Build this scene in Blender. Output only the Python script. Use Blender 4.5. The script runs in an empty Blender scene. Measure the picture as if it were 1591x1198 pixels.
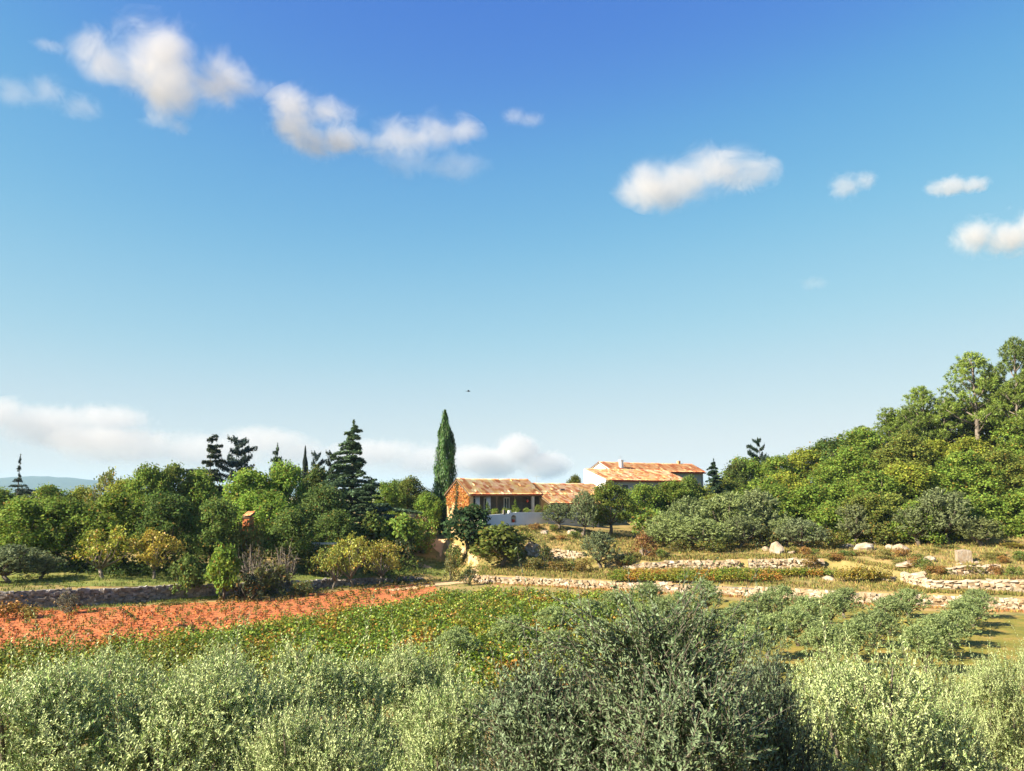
import bpy, math
import numpy as np
from mathutils import Vector

C = bpy.context.scene.collection
SC = bpy.context.scene

# ------------------------------------------------------------------ camera
CX, CY, FPX, EYE = 795.5, 599.0, 1249.0, 10.0
PITCH = math.atan((765.0 - CY) / FPX)
CP, SP = math.cos(PITCH), math.sin(PITCH)
cam = bpy.data.cameras.new('camera')
cam.sensor_width = 36.0
cam.lens = 36.0 * FPX / 1591.0
cam.clip_start, cam.clip_end = 0.1, 40000.0
cam_o = bpy.data.objects.new('camera', cam)
cam_o.location = (0, 0, EYE)
cam_o.rotation_euler = (math.pi / 2 + PITCH, 0, 0)
C.objects.link(cam_o)
SC.camera = cam_o

# ------------------------------------------------------------------ sky, sun, exposure
SUN_EL = math.radians(33)
SUN_DIR = Vector((-0.906, -0.423, 0)).normalized()          # horizontal direction towards the sun
sun_vec = Vector((SUN_DIR.x * math.cos(SUN_EL), SUN_DIR.y * math.cos(SUN_EL), math.sin(SUN_EL)))
world = bpy.data.worlds.new('World')
SC.world = world
world.use_nodes = True
wn, wl = world.node_tree.nodes, world.node_tree.links
bg = wn['Background']
sky = wn.new('ShaderNodeTexSky')
sky.sky_type = 'NISHITA'
sky.sun_disc = False
sky.sun_elevation = SUN_EL
sky.sun_rotation = math.atan2(SUN_DIR.x, SUN_DIR.y)
sky.altitude = 300
sky.air_density = 1.0
sky.dust_density = 0.3
sky.ozone_density = 2.5
EXPO = 1.95
HAZE = 0.00007
STR = 0.12
# the photograph's tone response, applied to the whole sky alike: radiance -> per-channel curve -> background
hs = wn.new('ShaderNodeHueSaturation')
hs.inputs['Saturation'].default_value = 1.25
wl.new(sky.outputs[0], hs.inputs['Color'])
sc1 = wn.new('ShaderNodeVectorMath'); sc1.operation = 'SCALE'; sc1.inputs['Scale'].default_value = 0.1427
crv = wn.new('ShaderNodeRGBCurve')
def set_curve(c, pts):
    while len(c.points) < len(pts): c.points.new(.5, .5)
    for p, (x, y) in zip(c.points, pts): p.location = (x, y)
set_curve(crv.mapping.curves[0], [(0, 0), (.05, .078), (.091, .17), (.18, .35), (.40, .585), (1, .78)])
set_curve(crv.mapping.curves[1], [(0, 0), (.16, .23), (.248, .44), (.405, .625), (.69, .75), (1, .81)])
set_curve(crv.mapping.curves[2], [(0, 0), (.2, .45), (.39, .69), (.52, .74), (.70, .79), (1, .83)])
crv.mapping.extend = 'EXTRAPOLATED'; crv.mapping.update()
sc2 = wn.new('ShaderNodeVectorMath'); sc2.operation = 'SCALE'; sc2.inputs['Scale'].default_value = 1.0 / (STR * 2 ** EXPO)
wl.new(hs.outputs[0], sc1.inputs[0]); wl.new(sc1.outputs[0], crv.inputs['Color']); wl.new(crv.outputs[0], sc2.inputs[0])
wl.new(sc2.outputs[0], bg.inputs['Color'])
bg.inputs['Strength'].default_value = STR
sun = bpy.data.lights.new('sun', 'SUN')
sun.energy = 4.1
sun.angle = math.radians(0.5)
sun.color = (1.0, 0.90, 0.72)
sun_o = bpy.data.objects.new('sun', sun)
sun_o.rotation_euler = sun_vec.to_track_quat('Z', 'Y').to_euler()
sun_o.location = (-60, -30, 60)
C.objects.link(sun_o)
vs = SC.view_settings
vs.view_transform = 'Standard'
vs.look = 'None'
vs.gamma = 1.0
vs.exposure = EXPO
vs.use_curve_mapping = False
cy = SC.cycles
cy.max_bounces = 8
cy.diffuse_bounces = 4
cy.glossy_bounces = 2
cy.transmission_bounces = 3
cy.volume_bounces = 6
cy.use_denoising = True

# ------------------------------------------------------------------ geometry of the view: where a seen thing stands
def ray(px, py):
    a, b = (px - CX) / FPX, (CY - py) / FPX
    return np.array((a, CP - b * SP, SP + b * CP))
def at(px, py, y):                                         # point seen at a pixel, y metres ahead
    d = ray(px, py); d = d * (y / d[1]); return np.array((d[0], d[1], d[2] + EYE))
def ratio(py):
    d = ray(CX, py); return d[2] / d[1]
def Zp(y, py): return EYE + y * ratio(py)
def Yp(py, z): return (z - EYE) / ratio(py)
def X(px, y, z): return (px - CX) / FPX * (y * CP + (z - EYE) * SP)

# ------------------------------------------------------------------ terrain: lines of known depth and height
COL = np.array([-500, 0, 150, 400, 600, 690, 735, 850, 1000, 1150, 1300, 1450, 1591, 2100], float)
def full(*v): return np.array(v if len(v) == len(COL) else [v[0]] * len(COL), float)
LY, LZ = [], []
def line(y, z): LY.append(np.asarray(y, float)); LZ.append(np.asarray(z, float))
line(full(-60), full(8.6)); line(full(1.5), full(8.3)); line(full(7), full(5.4)); line(full(13), full(3.5))
line(full(22), full(1.4)); line(full(34), full(0.0))
base_py = full(968, 950, 942, 925, 906, 900, 905, 911, 919, 927, 937, 944, 950, 968)
y6 = np.array([Yp(p, 0.0) for p in base_py])
line(y6, full(0.0))
z7 = full(1.6, 1.5, 1.5, 1.15, .5, .15, .68, .76, .82, .86, .92, .98, 1.05, 1.2)
line(y6 + .45, z7)
y8 = y6 + full(8, 8, 8, 8, 6, 6, 4, 5, 0, 0, 0, 1.6, 1.6, 1.6)
z8 = full(2, 1.9, 1.9, 1.8, 1.6, 1.1, 1.4, 1.3, 1.6, 1.8, 2.0, 1.35, 1.35, 1.5)
for i, p in ((8, 884), (9, 884), (10, 884)): y8[i] = Yp(p, z8[i])
line(y8, z8)
y9 = y8 + .45
z9 = z8 + .1
for i, p in ((8, 875), (9, 871), (10, 869), (11, 904), (12, 903), (13, 903)): z9[i] = Zp(y9[i], p)
line(y9, z9)
z10 = z9 + .25
z10[6] = 3.7
y10 = y9 + full(3, 3, 3, 3, 3, 4, 1.2, 0, 0, 0, 0, 1.6, 3.0, 3.0)
for i, p, z in ((7, 869, 2.0), (8, 866, 2.75), (9, 861, 3.1), (10, 863, 3.25)): y10[i], z10[i] = Yp(p, z), z
line(y10, z10)
y11, z11 = y10 + .45, z10 + .12
for i, p in ((7, 854), (11, 885)): z11[i] = Zp(y11[i], p)
line(y11, z11)
line(full(103, 103, 103, 107, 110, 110, 102.3, 104.2, 107, 102, 98, 95, 93, 90),
     full(3, 3, 3, 3, 3.3, 3.6, 5.6, 5.9, 3.9, 3.6, 4.0, 4.3, 4.8, 7))
line(full(132), full(4, 4, 4, 4, 4.5, 5.5, 6.6, 6.8, 7.5, 7, 9.5, 14.5, 18.5, 28))
line(full(190), full(4, 4, 4, 4, 4, 5, 6, 6.5, 7, 8, 11, 17.5, 23, 36))
line(full(430), full(0, 0, 0, 0, 0, 0, 0, 0, 1, 4, 9, 16, 20, 30))
line(full(1600), full(-10)); line(full(14000), full(-30))
LY, LZ = np.array(LY), np.array(LZ)

def feature(k, px): return float(np.interp(px, COL, LY[k])), float(np.interp(px, COL, LZ[k]))

def ground(x, y):
    x, y = np.atleast_1d(np.asarray(x, float)), np.atleast_1d(np.asarray(y, float))
    zg = np.where(y < 95, 1.0, 6.0)
    ye = np.maximum(y, 6.0)
    for _ in range(2):
        px = x / np.maximum(ye * CP + (zg - EYE) * SP, 3.0) * FPX + CX
        px = np.clip(px, COL[0], COL[-1])
        z = np.zeros_like(x)
        py = np.array([np.interp(px, COL, LY[k]) for k in range(len(LY))])
        pz = np.array([np.interp(px, COL, LZ[k]) for k in range(len(LY))])
        z = pz[0].copy()
        for k in range(len(LY) - 1):
            t = np.clip((y - py[k]) / np.maximum(py[k + 1] - py[k], 1e-3), 0, 1)
            z = np.where(y >= py[k], pz[k] * (1 - t) + pz[k + 1] * t, z)
        zg = z
    bump = .05 * np.sin(x * .9 + 1.3 * np.sin(y * .31)) * np.sin(y * .7 + x * .23) + .03 * np.sin(x * 2.1) * np.sin(y * 1.7)
    return z + bump * np.clip((y - 20) / 20, 0, 1)
def G(x, y): return float(ground(x, y)[0])
def foot(px, y):
    z = 3.0
    for _ in range(4):
        x = X(px, y, z); z = G(x, y)
    return np.array((x, y, z))
def hit(px, py, y0=38, y1=135):                            # where the line of sight first meets the ground
    ys = np.arange(y0, y1, .1); d = ray(px, py)
    zz = EYE + ys * d[2] / d[1]; xx = ys * d[0] / d[1]
    g = ground(xx, ys); w = np.nonzero(zz <= g)[0]
    i = w[0] if len(w) else len(ys) - 1
    return np.array((xx[i], ys[i], g[i]))

# ------------------------------------------------------------------ mesh helpers
class MB:
    def __init__(s): s.V, s.F, s.n = [], [], 0
    def add(s, V, F):
        V = [tuple(map(float, v)) for v in V]
        s.V += V; s.F += [tuple(i + s.n for i in f) for f in F]; s.n += len(V); return s
    def box(s, o, a, b, c):                                # corner and three edge vectors
        o, a, b, c = map(np.asarray, (o, a, b, c))
        if np.dot(np.cross(a, b), c) < 0: a, b = b, a
        V = [o, o + a, o + a + b, o + b, o + c, o + a + c, o + a + b + c, o + b + c]
        return s.add(V, [(3, 2, 1, 0), (4, 5, 6, 7), (0, 1, 5, 4), (1, 2, 6, 5), (2, 3, 7, 6), (3, 0, 4, 7)])
    def prism(s, poly, d):
        poly = [np.asarray(p, float) for p in poly]; d = np.asarray(d, float); n = len(poly)
        nrm = np.cross(poly[1] - poly[0], poly[2] - poly[0])
        if np.dot(nrm, d) > 0: poly = poly[::-1]
        F = [tuple(range(n)), tuple(range(2 * n - 1, n - 1, -1))] + [((i + 1) % n, i, i + n, (i + 1) % n + n) for i in range(n)]
        return s.add(poly + [p + d for p in poly], F)
    def tube(s, pts, rad, n=6):
        pts = [np.asarray(p, float) for p in pts]; V = []; F = []
        for i, p in enumerate(pts):
            t = pts[min(i + 1, len(pts) - 1)] - pts[max(i - 1, 0)]; t = t / (np.linalg.norm(t) + 1e-9)
            u = np.cross(t, (0.31, .95, .11)); u /= np.linalg.norm(u) + 1e-9; v = np.cross(t, u)
            for k in range(n):
                a = 2 * math.pi * k / n
                V.append(p + (u * math.cos(a) + v * math.sin(a)) * rad[i])
        for i in range(len(pts) - 1):
            for k in range(n):
                F.append((i * n + k, i * n + (k + 1) % n, (i + 1) * n + (k + 1) % n, (i + 1) * n + k))
        F.append(tuple(range(n))[::-1]); F.append(tuple((len(pts) - 1) * n + k for k in range(n)))
        return s.add(V, F)
    def mesh(s, name, smooth=False, shift=None):
        me = bpy.data.meshes.new(name)
        V = s.V if shift is None else [(v[0] - shift[0], v[1] - shift[1], v[2] - shift[2]) for v in s.V]
        me.from_pydata(V, [], s.F); me.update()
        if smooth: me.polygons.foreach_set('use_smooth', [True] * len(me.polygons))
        return me

def np_mesh(name, V, k=4, var=None, F=None, smooth=False):
    me = bpy.data.meshes.new(name); V = np.asarray(V, np.float32)
    if F is None: F = np.arange(len(V), dtype=np.int32).reshape(-1, k)
    F = np.asarray(F, np.int32); m = len(F); k = F.shape[1]
    me.vertices.add(len(V)); me.vertices.foreach_set('co', V.ravel())
    me.loops.add(m * k); me.loops.foreach_set('vertex_index', F.ravel())
    me.polygons.add(m); me.polygons.foreach_set('loop_start', np.arange(0, m * k, k, dtype=np.int32))
    if smooth: me.polygons.foreach_set('use_smooth', np.ones(m, bool))
    if var is not None:
        a = me.attributes.new('var', 'FLOAT', 'POINT'); a.data.foreach_set('value', np.asarray(var, np.float32))
    me.update(calc_edges=True); return me

def unit(a): return a / (np.linalg.norm(a, axis=-1, keepdims=True) + 1e-9)
def leaves(rng, P, N, L, W, axis=None, fold=.15):          # folded diamond leaves; returns (4n,3)
    n = len(P); N = unit(N)
    if axis is None: axis = rng.normal(size=(n, 3))
    A = unit(axis - N * np.sum(axis * N, 1, keepdims=True)); B = np.cross(N, A)
    L = np.broadcast_to(np.asarray(L, float).reshape(-1, 1), (n, 1)); W = np.broadcast_to(np.asarray(W, float).reshape(-1, 1), (n, 1))
    V = np.empty((n, 4, 3))
    V[:, 0] = P - A * L / 2; V[:, 2] = P + A * L / 2
    V[:, 1] = P + B * W / 2 + N * W * fold - A * L * .08; V[:, 3] = P - B * W / 2 + N * W * fold - A * L * .08
    return V.reshape(-1, 3)

def obj(name, me, mat, parent=None, kind=None):
    o = bpy.data.objects.new(name, me); C.objects.link(o)
    if mat is not None:
        if not len(me.materials): me.materials.append(mat)
    if parent is not None: o.parent = parent
    if kind: o['kind'] = kind
    return o
def tag(o, label, cat, group=None):
    o['label'] = label; o['category'] = cat
    if group: o['group'] = group
    return o
def thing(name, label, cat, loc=(0, 0, 0), group=None):
    o = bpy.data.objects.new(name, None); C.objects.link(o); o.location = loc
    o.empty_display_size = .3
    return tag(o, label, cat, group)
def part(name, mb, mat, parent, smooth=False, kind=None):  # built in world coordinates, stored relative to its thing
    w = Vector((0, 0, 0)); p = parent
    while p is not None: w += p.location; p = p.parent
    return obj(name, mb.mesh(name, smooth, w), mat, parent, kind)

# ------------------------------------------------------------------ materials
def new_mat(name):
    m = bpy.data.materials.new(name); m.use_nodes = True
    return m, m.node_tree.nodes, m.node_tree.links, m.node_tree.nodes['Principled BSDF']
def nd(nodes, t, **kw):
    n = nodes.new(t)
    for k, v in kw.items(): setattr(n, k, v)
    return n
def leaf_mat(name, back=(1, 1, 1), backmix=0., huev=.05, valv=.7, accent=None, acc_at=.9, trans=.38, rough=.5, spec=.3, fixed=None):
    m, N, L, b = new_mat(name)
    if fixed is None:
        src = nd(N, 'ShaderNodeObjectInfo').outputs['Color']
    else:
        r = nd(N, 'ShaderNodeRGB'); r.outputs[0].default_value = (*fixed, 1); src = r.outputs[0]
    at_ = nd(N, 'ShaderNodeAttribute', attribute_name='var')
    hsv = nd(N, 'ShaderNodeHueSaturation')
    mr = nd(N, 'ShaderNodeMapRange'); mr.inputs['To Min'].default_value = 1 - valv * .6; mr.inputs['To Max'].default_value = 1 + valv * .6
    L.new(at_.outputs['Fac'], mr.inputs['Value']); L.new(mr.outputs[0], hsv.inputs['Value'])
    fr = nd(N, 'ShaderNodeMath', operation='MULTIPLY'); fr.inputs[1].default_value = 7.31; L.new(at_.outputs['Fac'], fr.inputs[0])
    fr2 = nd(N, 'ShaderNodeMath', operation='FRACT'); L.new(fr.outputs[0], fr2.inputs[0])
    mh = nd(N, 'ShaderNodeMapRange'); mh.inputs['To Min'].default_value = .5 - huev / 2; mh.inputs['To Max'].default_value = .5 + huev / 2
    L.new(fr2.outputs[0], mh.inputs['Value']); L.new(mh.outputs[0], hsv.inputs['Hue']); L.new(src, hsv.inputs['Color'])
    col = hsv.outputs[0]
    if accent:
        g = nd(N, 'ShaderNodeMath', operation='GREATER_THAN'); g.inputs[1].default_value = acc_at; L.new(fr2.outputs[0], g.inputs[0])
        mx = nd(N, 'ShaderNodeMix', data_type='RGBA'); L.new(g.outputs[0], mx.inputs['Factor']); L.new(col, mx.inputs['A']); mx.inputs['B'].default_value = (*accent, 1); col = mx.outputs['Result']
    if backmix > 0:
        geo = nd(N, 'ShaderNodeNewGeometry'); k = nd(N, 'ShaderNodeMath', operation='MULTIPLY'); k.inputs[1].default_value = backmix
        L.new(geo.outputs['Backfacing'], k.inputs[0]); mx = nd(N, 'ShaderNodeMix', data_type='RGBA')
        L.new(k.outputs[0], mx.inputs['Factor']); L.new(col, mx.inputs['A']); mx.inputs['B'].default_value = (*back, 1); col = mx.outputs['Result']
    L.new(col, b.inputs['Base Color']); b.inputs['Roughness'].default_value = rough; b.inputs['Specular IOR Level'].default_value = spec
    t = nd(N, 'ShaderNodeBsdfTranslucent'); L.new(col, t.inputs['Color'])
    ms = nd(N, 'ShaderNodeMixShader'); ms.inputs[0].default_value = trans
    L.new(b.outputs[0], ms.inputs[1]); L.new(t.outputs[0], ms.inputs[2]); L.new(ms.outputs[0], N['Material Output'].inputs['Surface'])
    return m
def noise_mat(name, stops, scale=1., detail=6, rough=.9, bump=.0, bscale=8., dist=0., stretch=(1, 1, 1), coord='Object', spec=.2):
    m, N, L, b = new_mat(name)
    tc = nd(N, 'ShaderNodeTexCoord'); mp = nd(N, 'ShaderNodeMapping'); mp.inputs['Scale'].default_value = stretch
    L.new(tc.outputs[coord], mp.inputs[0])
    nz = nd(N, 'ShaderNodeTexNoise'); nz.inputs['Scale'].default_value = scale; nz.inputs['Detail'].default_value = detail; nz.inputs['Roughness'].default_value = .65; nz.inputs['Distortion'].default_value = dist
    L.new(mp.outputs[0], nz.inputs['Vector'])
    cr = nd(N, 'ShaderNodeValToRGB'); e = cr.color_ramp.elements
    while len(e) < len(stops): e.new(.5)
    for q, (p, c) in zip(e, stops): q.position = p; q.color = (*c, 1)
    L.new(nz.outputs['Fac'], cr.inputs[0]); L.new(cr.outputs[0], b.inputs['Base Color'])
    b.inputs['Roughness'].default_value = rough; b.inputs['Specular IOR Level'].default_value = spec
    if bump:
        n2 = nd(N, 'ShaderNodeTexNoise'); n2.inputs['Scale'].default_value = bscale; n2.inputs['Detail'].default_value = 5; L.new(mp.outputs[0], n2.inputs['Vector'])
        bp = nd(N, 'ShaderNodeBump'); bp.inputs['Strength'].default_value = bump; bp.inputs['Distance'].default_value = .1
        L.new(n2.outputs['Fac'], bp.inputs['Height']); L.new(bp.outputs[0], b.inputs['Normal'])
    return m
M = {}
M['oak'] = leaf_mat('oak_leaf', trans=.45, huev=.06, valv=1.0, spec=.12, rough=.65, accent=(.22, .15, .03), acc_at=.96)
M['olive'] = leaf_mat('olive_leaf', back=(.33, .39, .17), backmix=.5, huev=.04, valv=.9, rough=.5, spec=.2)
M['olive_near'] = leaf_mat('olive_leaf_near', trans=.2, back=(.54, .61, .28), backmix=.8, huev=.05, valv=1.15, rough=.45, spec=.25, accent=(.34, .26, .05), acc_at=.95)
M['olive_dark'] = leaf_mat('olive_leaf_dark', trans=.2, back=(.24, .31, .17), backmix=.6, huev=.06, valv=1.2, rough=.45, spec=.2, accent=(.26, .26, .06), acc_at=.97)  # leaf tint darkened to stand in for shade over the nearest olives
M['needle'] = leaf_mat('needle', huev=.05, valv=.8, trans=.15)
M['yellow'] = leaf_mat('autumn_leaf', huev=.06, valv=.8, accent=(.38, .22, .03), acc_at=.9, trans=.35)
M['vine'] = leaf_mat('vine_leaf', huev=.06, valv=1.0, accent=(.36, .20, .03), acc_at=.93, trans=.3)
M['shrub'] = leaf_mat('shrub_leaf', huev=.08, valv=.9, accent=(.28, .16, .04), acc_at=.88)
M['grass'] = leaf_mat('grass_blade', huev=.10, valv=.8, trans=.3)
M['bark'] = noise_mat('bark', [(.3, (.06, .045, .033)), (.7, (.17, .14, .11))], 6, bump=.6, stretch=(1, 1, .25))
M['bark_pale'] = noise_mat('bark_pale', [(.3, (.10, .08, .06)), (.7, (.25, .21, .17))], 6, bump=.5, stretch=(1, 1, .25))
M['twig'] = noise_mat('twig', [(.3, (.11, .10, .07)), (.7, (.24, .22, .17))], 9)
M['earth'] = noise_mat('dry_grassland', [(.28, (.10, .11, .03)), (.42, (.20, .17, .055)), (.55, (.30, .21, .08)), (.72, (.36, .22, .09))], .35, 9, bump=.5, bscale=3)
M['meadow'] = noise_mat('mown_grass', [(.3, (.11, .125, .022)), (.5, (.19, .165, .03)), (.68, (.29, .19, .055))], .5, 8, bump=.4, bscale=9)
def soil_mat():
    m, N, L, b = new_mat('red_soil'); tc = nd(N, 'ShaderNodeTexCoord'); cols = []
    for sc, stops in ((.16, [(.35, (.37, .105, .036)), (.55, (.43, .155, .062)), (.7, (.43, .19, .075))]), (2.2, [(.3, (.25, .06, .02)), (.5, (.41, .125, .045)), (.72, (.54, .25, .115))])):
        nz = nd(N, 'ShaderNodeTexNoise'); nz.inputs['Scale'].default_value = sc; nz.inputs['Detail'].default_value = 8; nz.inputs['Roughness'].default_value = .65; L.new(tc.outputs['Object'], nz.inputs['Vector'])
        cr = nd(N, 'ShaderNodeValToRGB'); e = cr.color_ramp.elements; e.new(.5)
        for q, (p, c) in zip(e, stops): q.position = p; q.color = (*c, 1)
        L.new(nz.outputs['Fac'], cr.inputs[0]); cols.append(cr.outputs[0])
    mx = nd(N, 'ShaderNodeMix', data_type='RGBA'); mx.inputs['Factor'].default_value = .5; L.new(cols[0], mx.inputs['A']); L.new(cols[1], mx.inputs['B'])
    L.new(mx.outputs['Result'], b.inputs['Base Color']); b.inputs['Roughness'].default_value = .95; b.inputs['Specular IOR Level'].default_value = .1
    n2 = nd(N, 'ShaderNodeTexNoise'); n2.inputs['Scale'].default_value = 5; n2.inputs['Detail'].default_value = 6; L.new(tc.outputs['Object'], n2.inputs['Vector'])
    bp = nd(N, 'ShaderNodeBump'); bp.inputs['Strength'].default_value = .9; bp.inputs['Distance'].default_value = .15; L.new(n2.outputs['Fac'], bp.inputs['Height']); L.new(bp.outputs[0], b.inputs['Normal'])
    return m
M['red_soil'] = soil_mat()
M['sand'] = noise_mat('sandy_track', [(.3, (.42, .26, .13)), (.6, (.58, .40, .22)), (.8, (.66, .50, .32))], 1.2, 8, bump=.5, bscale=3)
M['hill'] = noise_mat('far_hill', [(.3, (.025, .04, .025)), (.7, (.05, .065, .035))], .01, 6)

def stone_mat(name, cols, rough=.9):
    m, N, L, b = new_mat(name)
    geo = nd(N, 'ShaderNodeNewGeometry')
    cr = nd(N, 'ShaderNodeValToRGB'); e = cr.color_ramp.elements
    while len(e) < len(cols): e.new(.5)
    for q, (p, c) in zip(e, cols): q.position = p; q.color = (*c, 1)
    L.new(geo.outputs['Random Per Island'], cr.inputs[0])
    tc = nd(N, 'ShaderNodeTexCoord'); nz = nd(N, 'ShaderNodeTexNoise'); nz.inputs['Scale'].default_value = 5; nz.inputs['Detail'].default_value = 7
    L.new(tc.outputs['Object'], nz.inputs['Vector'])
    mr = nd(N, 'ShaderNodeMapRange'); mr.inputs['From Min'].default_value = .3; mr.inputs['From Max'].default_value = .7; mr.inputs['To Min'].default_value = .6; mr.inputs['To Max'].default_value = 1.15
    L.new(nz.outputs['Fac'], mr.inputs['Value'])
    hsv = nd(N, 'ShaderNodeHueSaturation'); L.new(cr.outputs[0], hsv.inputs['Color']); L.new(mr.outputs[0], hsv.inputs['Value'])
    L.new(hsv.outputs[0], b.inputs['Base Color']); b.inputs['Roughness'].default_value = rough; b.inputs['Specular IOR Level'].default_value = .2
    bp = nd(N, 'ShaderNodeBump'); bp.inputs['Strength'].default_value = .6; bp.inputs['Distance'].default_value = .05
    L.new(nz.outputs['Fac'], bp.inputs['Height']); L.new(bp.outputs[0], b.inputs['Normal'])
    return m
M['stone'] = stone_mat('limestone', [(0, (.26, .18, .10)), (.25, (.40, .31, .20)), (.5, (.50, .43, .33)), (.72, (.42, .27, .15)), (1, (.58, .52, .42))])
M['stone_grey'] = stone_mat('shade_toned_stone', [(0, (.14, .12, .11)), (.4, (.24, .22, .21)), (.7, (.20, .17, .14)), (1, (.34, .32, .31))])  # limestone darkened and greyed: the left wall's shade is put into the colour
M['boulder'] = noise_mat('boulder', [(.3, (.19, .12, .07)), (.48, (.30, .23, .16)), (.66, (.40, .35, .29))], 2.2, 9, bump=.8, bscale=4)
def tile_mat(name, cols):
    m, N, L, b = new_mat(name)
    tc = nd(N, 'ShaderNodeTexCoord'); mp = nd(N, 'ShaderNodeMapping'); mp.inputs['Scale'].default_value = (1.5, 1.15, 1)
    L.new(tc.outputs['UV'], mp.inputs[0])
    vo = nd(N, 'ShaderNodeTexVoronoi'); vo.inputs['Scale'].default_value = 1; vo.inputs['Randomness'].default_value = .6
    L.new(mp.outputs[0], vo.inputs['Vector'])
    sx = nd(N, 'ShaderNodeSeparateColor'); L.new(vo.outputs['Color'], sx.inputs[0])
    nz = nd(N, 'ShaderNodeTexNoise'); nz.inputs['Scale'].default_value = 1.1; nz.inputs['Detail'].default_value = 6; L.new(tc.outputs['UV'], nz.inputs['Vector'])
    ad = nd(N, 'ShaderNodeMath', operation='MULTIPLY_ADD'); ad.inputs[1].default_value = 1.15
    sb = nd(N, 'ShaderNodeMath', operation='SUBTRACT'); sb.inputs[1].default_value = .58; L.new(nz.outputs['Fac'], sb.inputs[0])
    L.new(sx.outputs[0], ad.inputs[0]); L.new(sb.outputs[0], ad.inputs[2])
    cr = nd(N, 'ShaderNodeValToRGB'); e = cr.color_ramp.elements
    while len(e) < len(cols): e.new(.5)
    for q, (p, c) in zip(e, cols): q.position = p; q.color = (*c, 1)
    L.new(ad.outputs[0], cr.inputs[0]); L.new(cr.outputs[0], b.inputs['Base Color']); b.inputs['Roughness'].default_value = .85
    b.inputs['Specular IOR Level'].default_value = .2
    return m
M['tile'] = tile_mat('old_roof_tile', [(.05, (.52, .17, .07)), (.3, (.70, .33, .13)), (.5, (.80, .53, .20)), (.7, (.74, .36, .23)), (.95, (.84, .66, .34))])
M['tile_red'] = tile_mat('red_roof_tile', [(.05, (.54, .17, .07)), (.4, (.68, .28, .12)), (.7, (.72, .38, .17)), (.95, (.76, .48, .24))])
M['plaster_ochre'] = noise_mat('ochre_plaster', [(.3, (.44, .27, .13)), (.6, (.54, .38, .21)), (.8, (.60, .46, .29))], .9, 8, bump=.4, bscale=5)
M['white_wall'] = noise_mat('white_plaster', [(.3, (.70, .68, .66)), (.7, (.82, .81, .79))], .8, 6, bump=.1, bscale=6)
M['terrace_wall'] = noise_mat('whitewashed_render', [(.3, (.58, .59, .62)), (.7, (.70, .71, .74))], .7, 6, bump=.2, bscale=5)  # bluish cast of a face turned from the sun, put into the white
M['dark_wall'] = noise_mat('shaded_stone_wall', [(.3, (.10, .085, .07)), (.7, (.21, .18, .15))], 1.4, 7, bump=.5, bscale=5)  # dark colour carries the shade of the veranda and niche recesses
M['grey_wall'] = noise_mat('grey_render', [(.3, (.30, .30, .32)), (.7, (.42, .42, .43))], 1, 5)
M['red_paint'] = noise_mat('red_fascia_paint', [(.3, (.42, .055, .03)), (.7, (.55, .09, .045))], 3, 4, rough=.6)
M['wood'] = noise_mat('timber', [(.3, (.10, .065, .04)), (.7, (.20, .14, .09))], 4, 5, stretch=(1, 1, .2))
M['pale_stone'] = noise_mat('pale_stone_post', [(.3, (.50, .43, .34)), (.7, (.64, .58, .49))], 2, 6, bump=.4)
M['door'] = noise_mat('pale_curtain', [(.3, (.45, .47, .52)), (.7, (.6, .61, .64))], 2, 4)
M['metal'] = noise_mat('grey_metal', [(.3, (.25, .25, .26)), (.7, (.36, .36, .37))], 5, 3, rough=.5)
M['paving'] = noise_mat('terrace_paving', [(.3, (.34, .28, .20)), (.7, (.46, .40, .31))], 1.5, 6)
M['orange'] = noise_mat('orange_render', [(.3, (.48, .14, .05)), (.7, (.58, .20, .08))], 1.5, 5, bump=.2)
M['feather'] = noise_mat('dark_feather', [(.3, (.02, .02, .022)), (.7, (.05, .05, .055))], 9, 3)
def glass_mat():
    m, N, L, b = new_mat('window_glass'); b.inputs['Base Color'].default_value = (.05, .07, .10, 1); b.inputs['Roughness'].default_value = .05
    b.inputs['Specular IOR Level'].default_value = .8
    return m
M['glass'] = glass_mat()

# ------------------------------------------------------------------ the ground
def axis_steps(*segs):
    out = []
    for a, b, s in segs: out.append(np.arange(a, b, s))
    return np.concatenate(out + [[segs[-1][1]]])
gx = axis_steps((-9000, -2000, 1000), (-2000, -400, 200), (-400, -120, 20), (-120, -70, 3), (-70, 75, .8), (75, 140, 3), (140, 400, 20), (400, 2000, 200), (2000, 9000, 1000))
gy = axis_steps((-60, 0, 4), (0, 62, 1.2), (62, 106, .32), (106, 140, 1.5), (140, 240, 5), (240, 600, 20), (600, 2000, 100), (2000, 14000, 1000))
XX, YY = np.meshgrid(gx, gy)
ZZ = ground(XX.ravel(), YY.ravel())
nx, ny = len(gx), len(gy)
ii = np.arange(nx * ny).reshape(ny, nx)
Fg = np.stack([ii[:-1, :-1], ii[:-1, 1:], ii[1:, 1:], ii[1:, :-1]], -1).reshape(-1, 4)
obj('ground', np_mesh('ground', np.stack([XX.ravel(), YY.ravel(), ZZ], 1), F=Fg, smooth=True), M['earth'], kind='structure')

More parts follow.
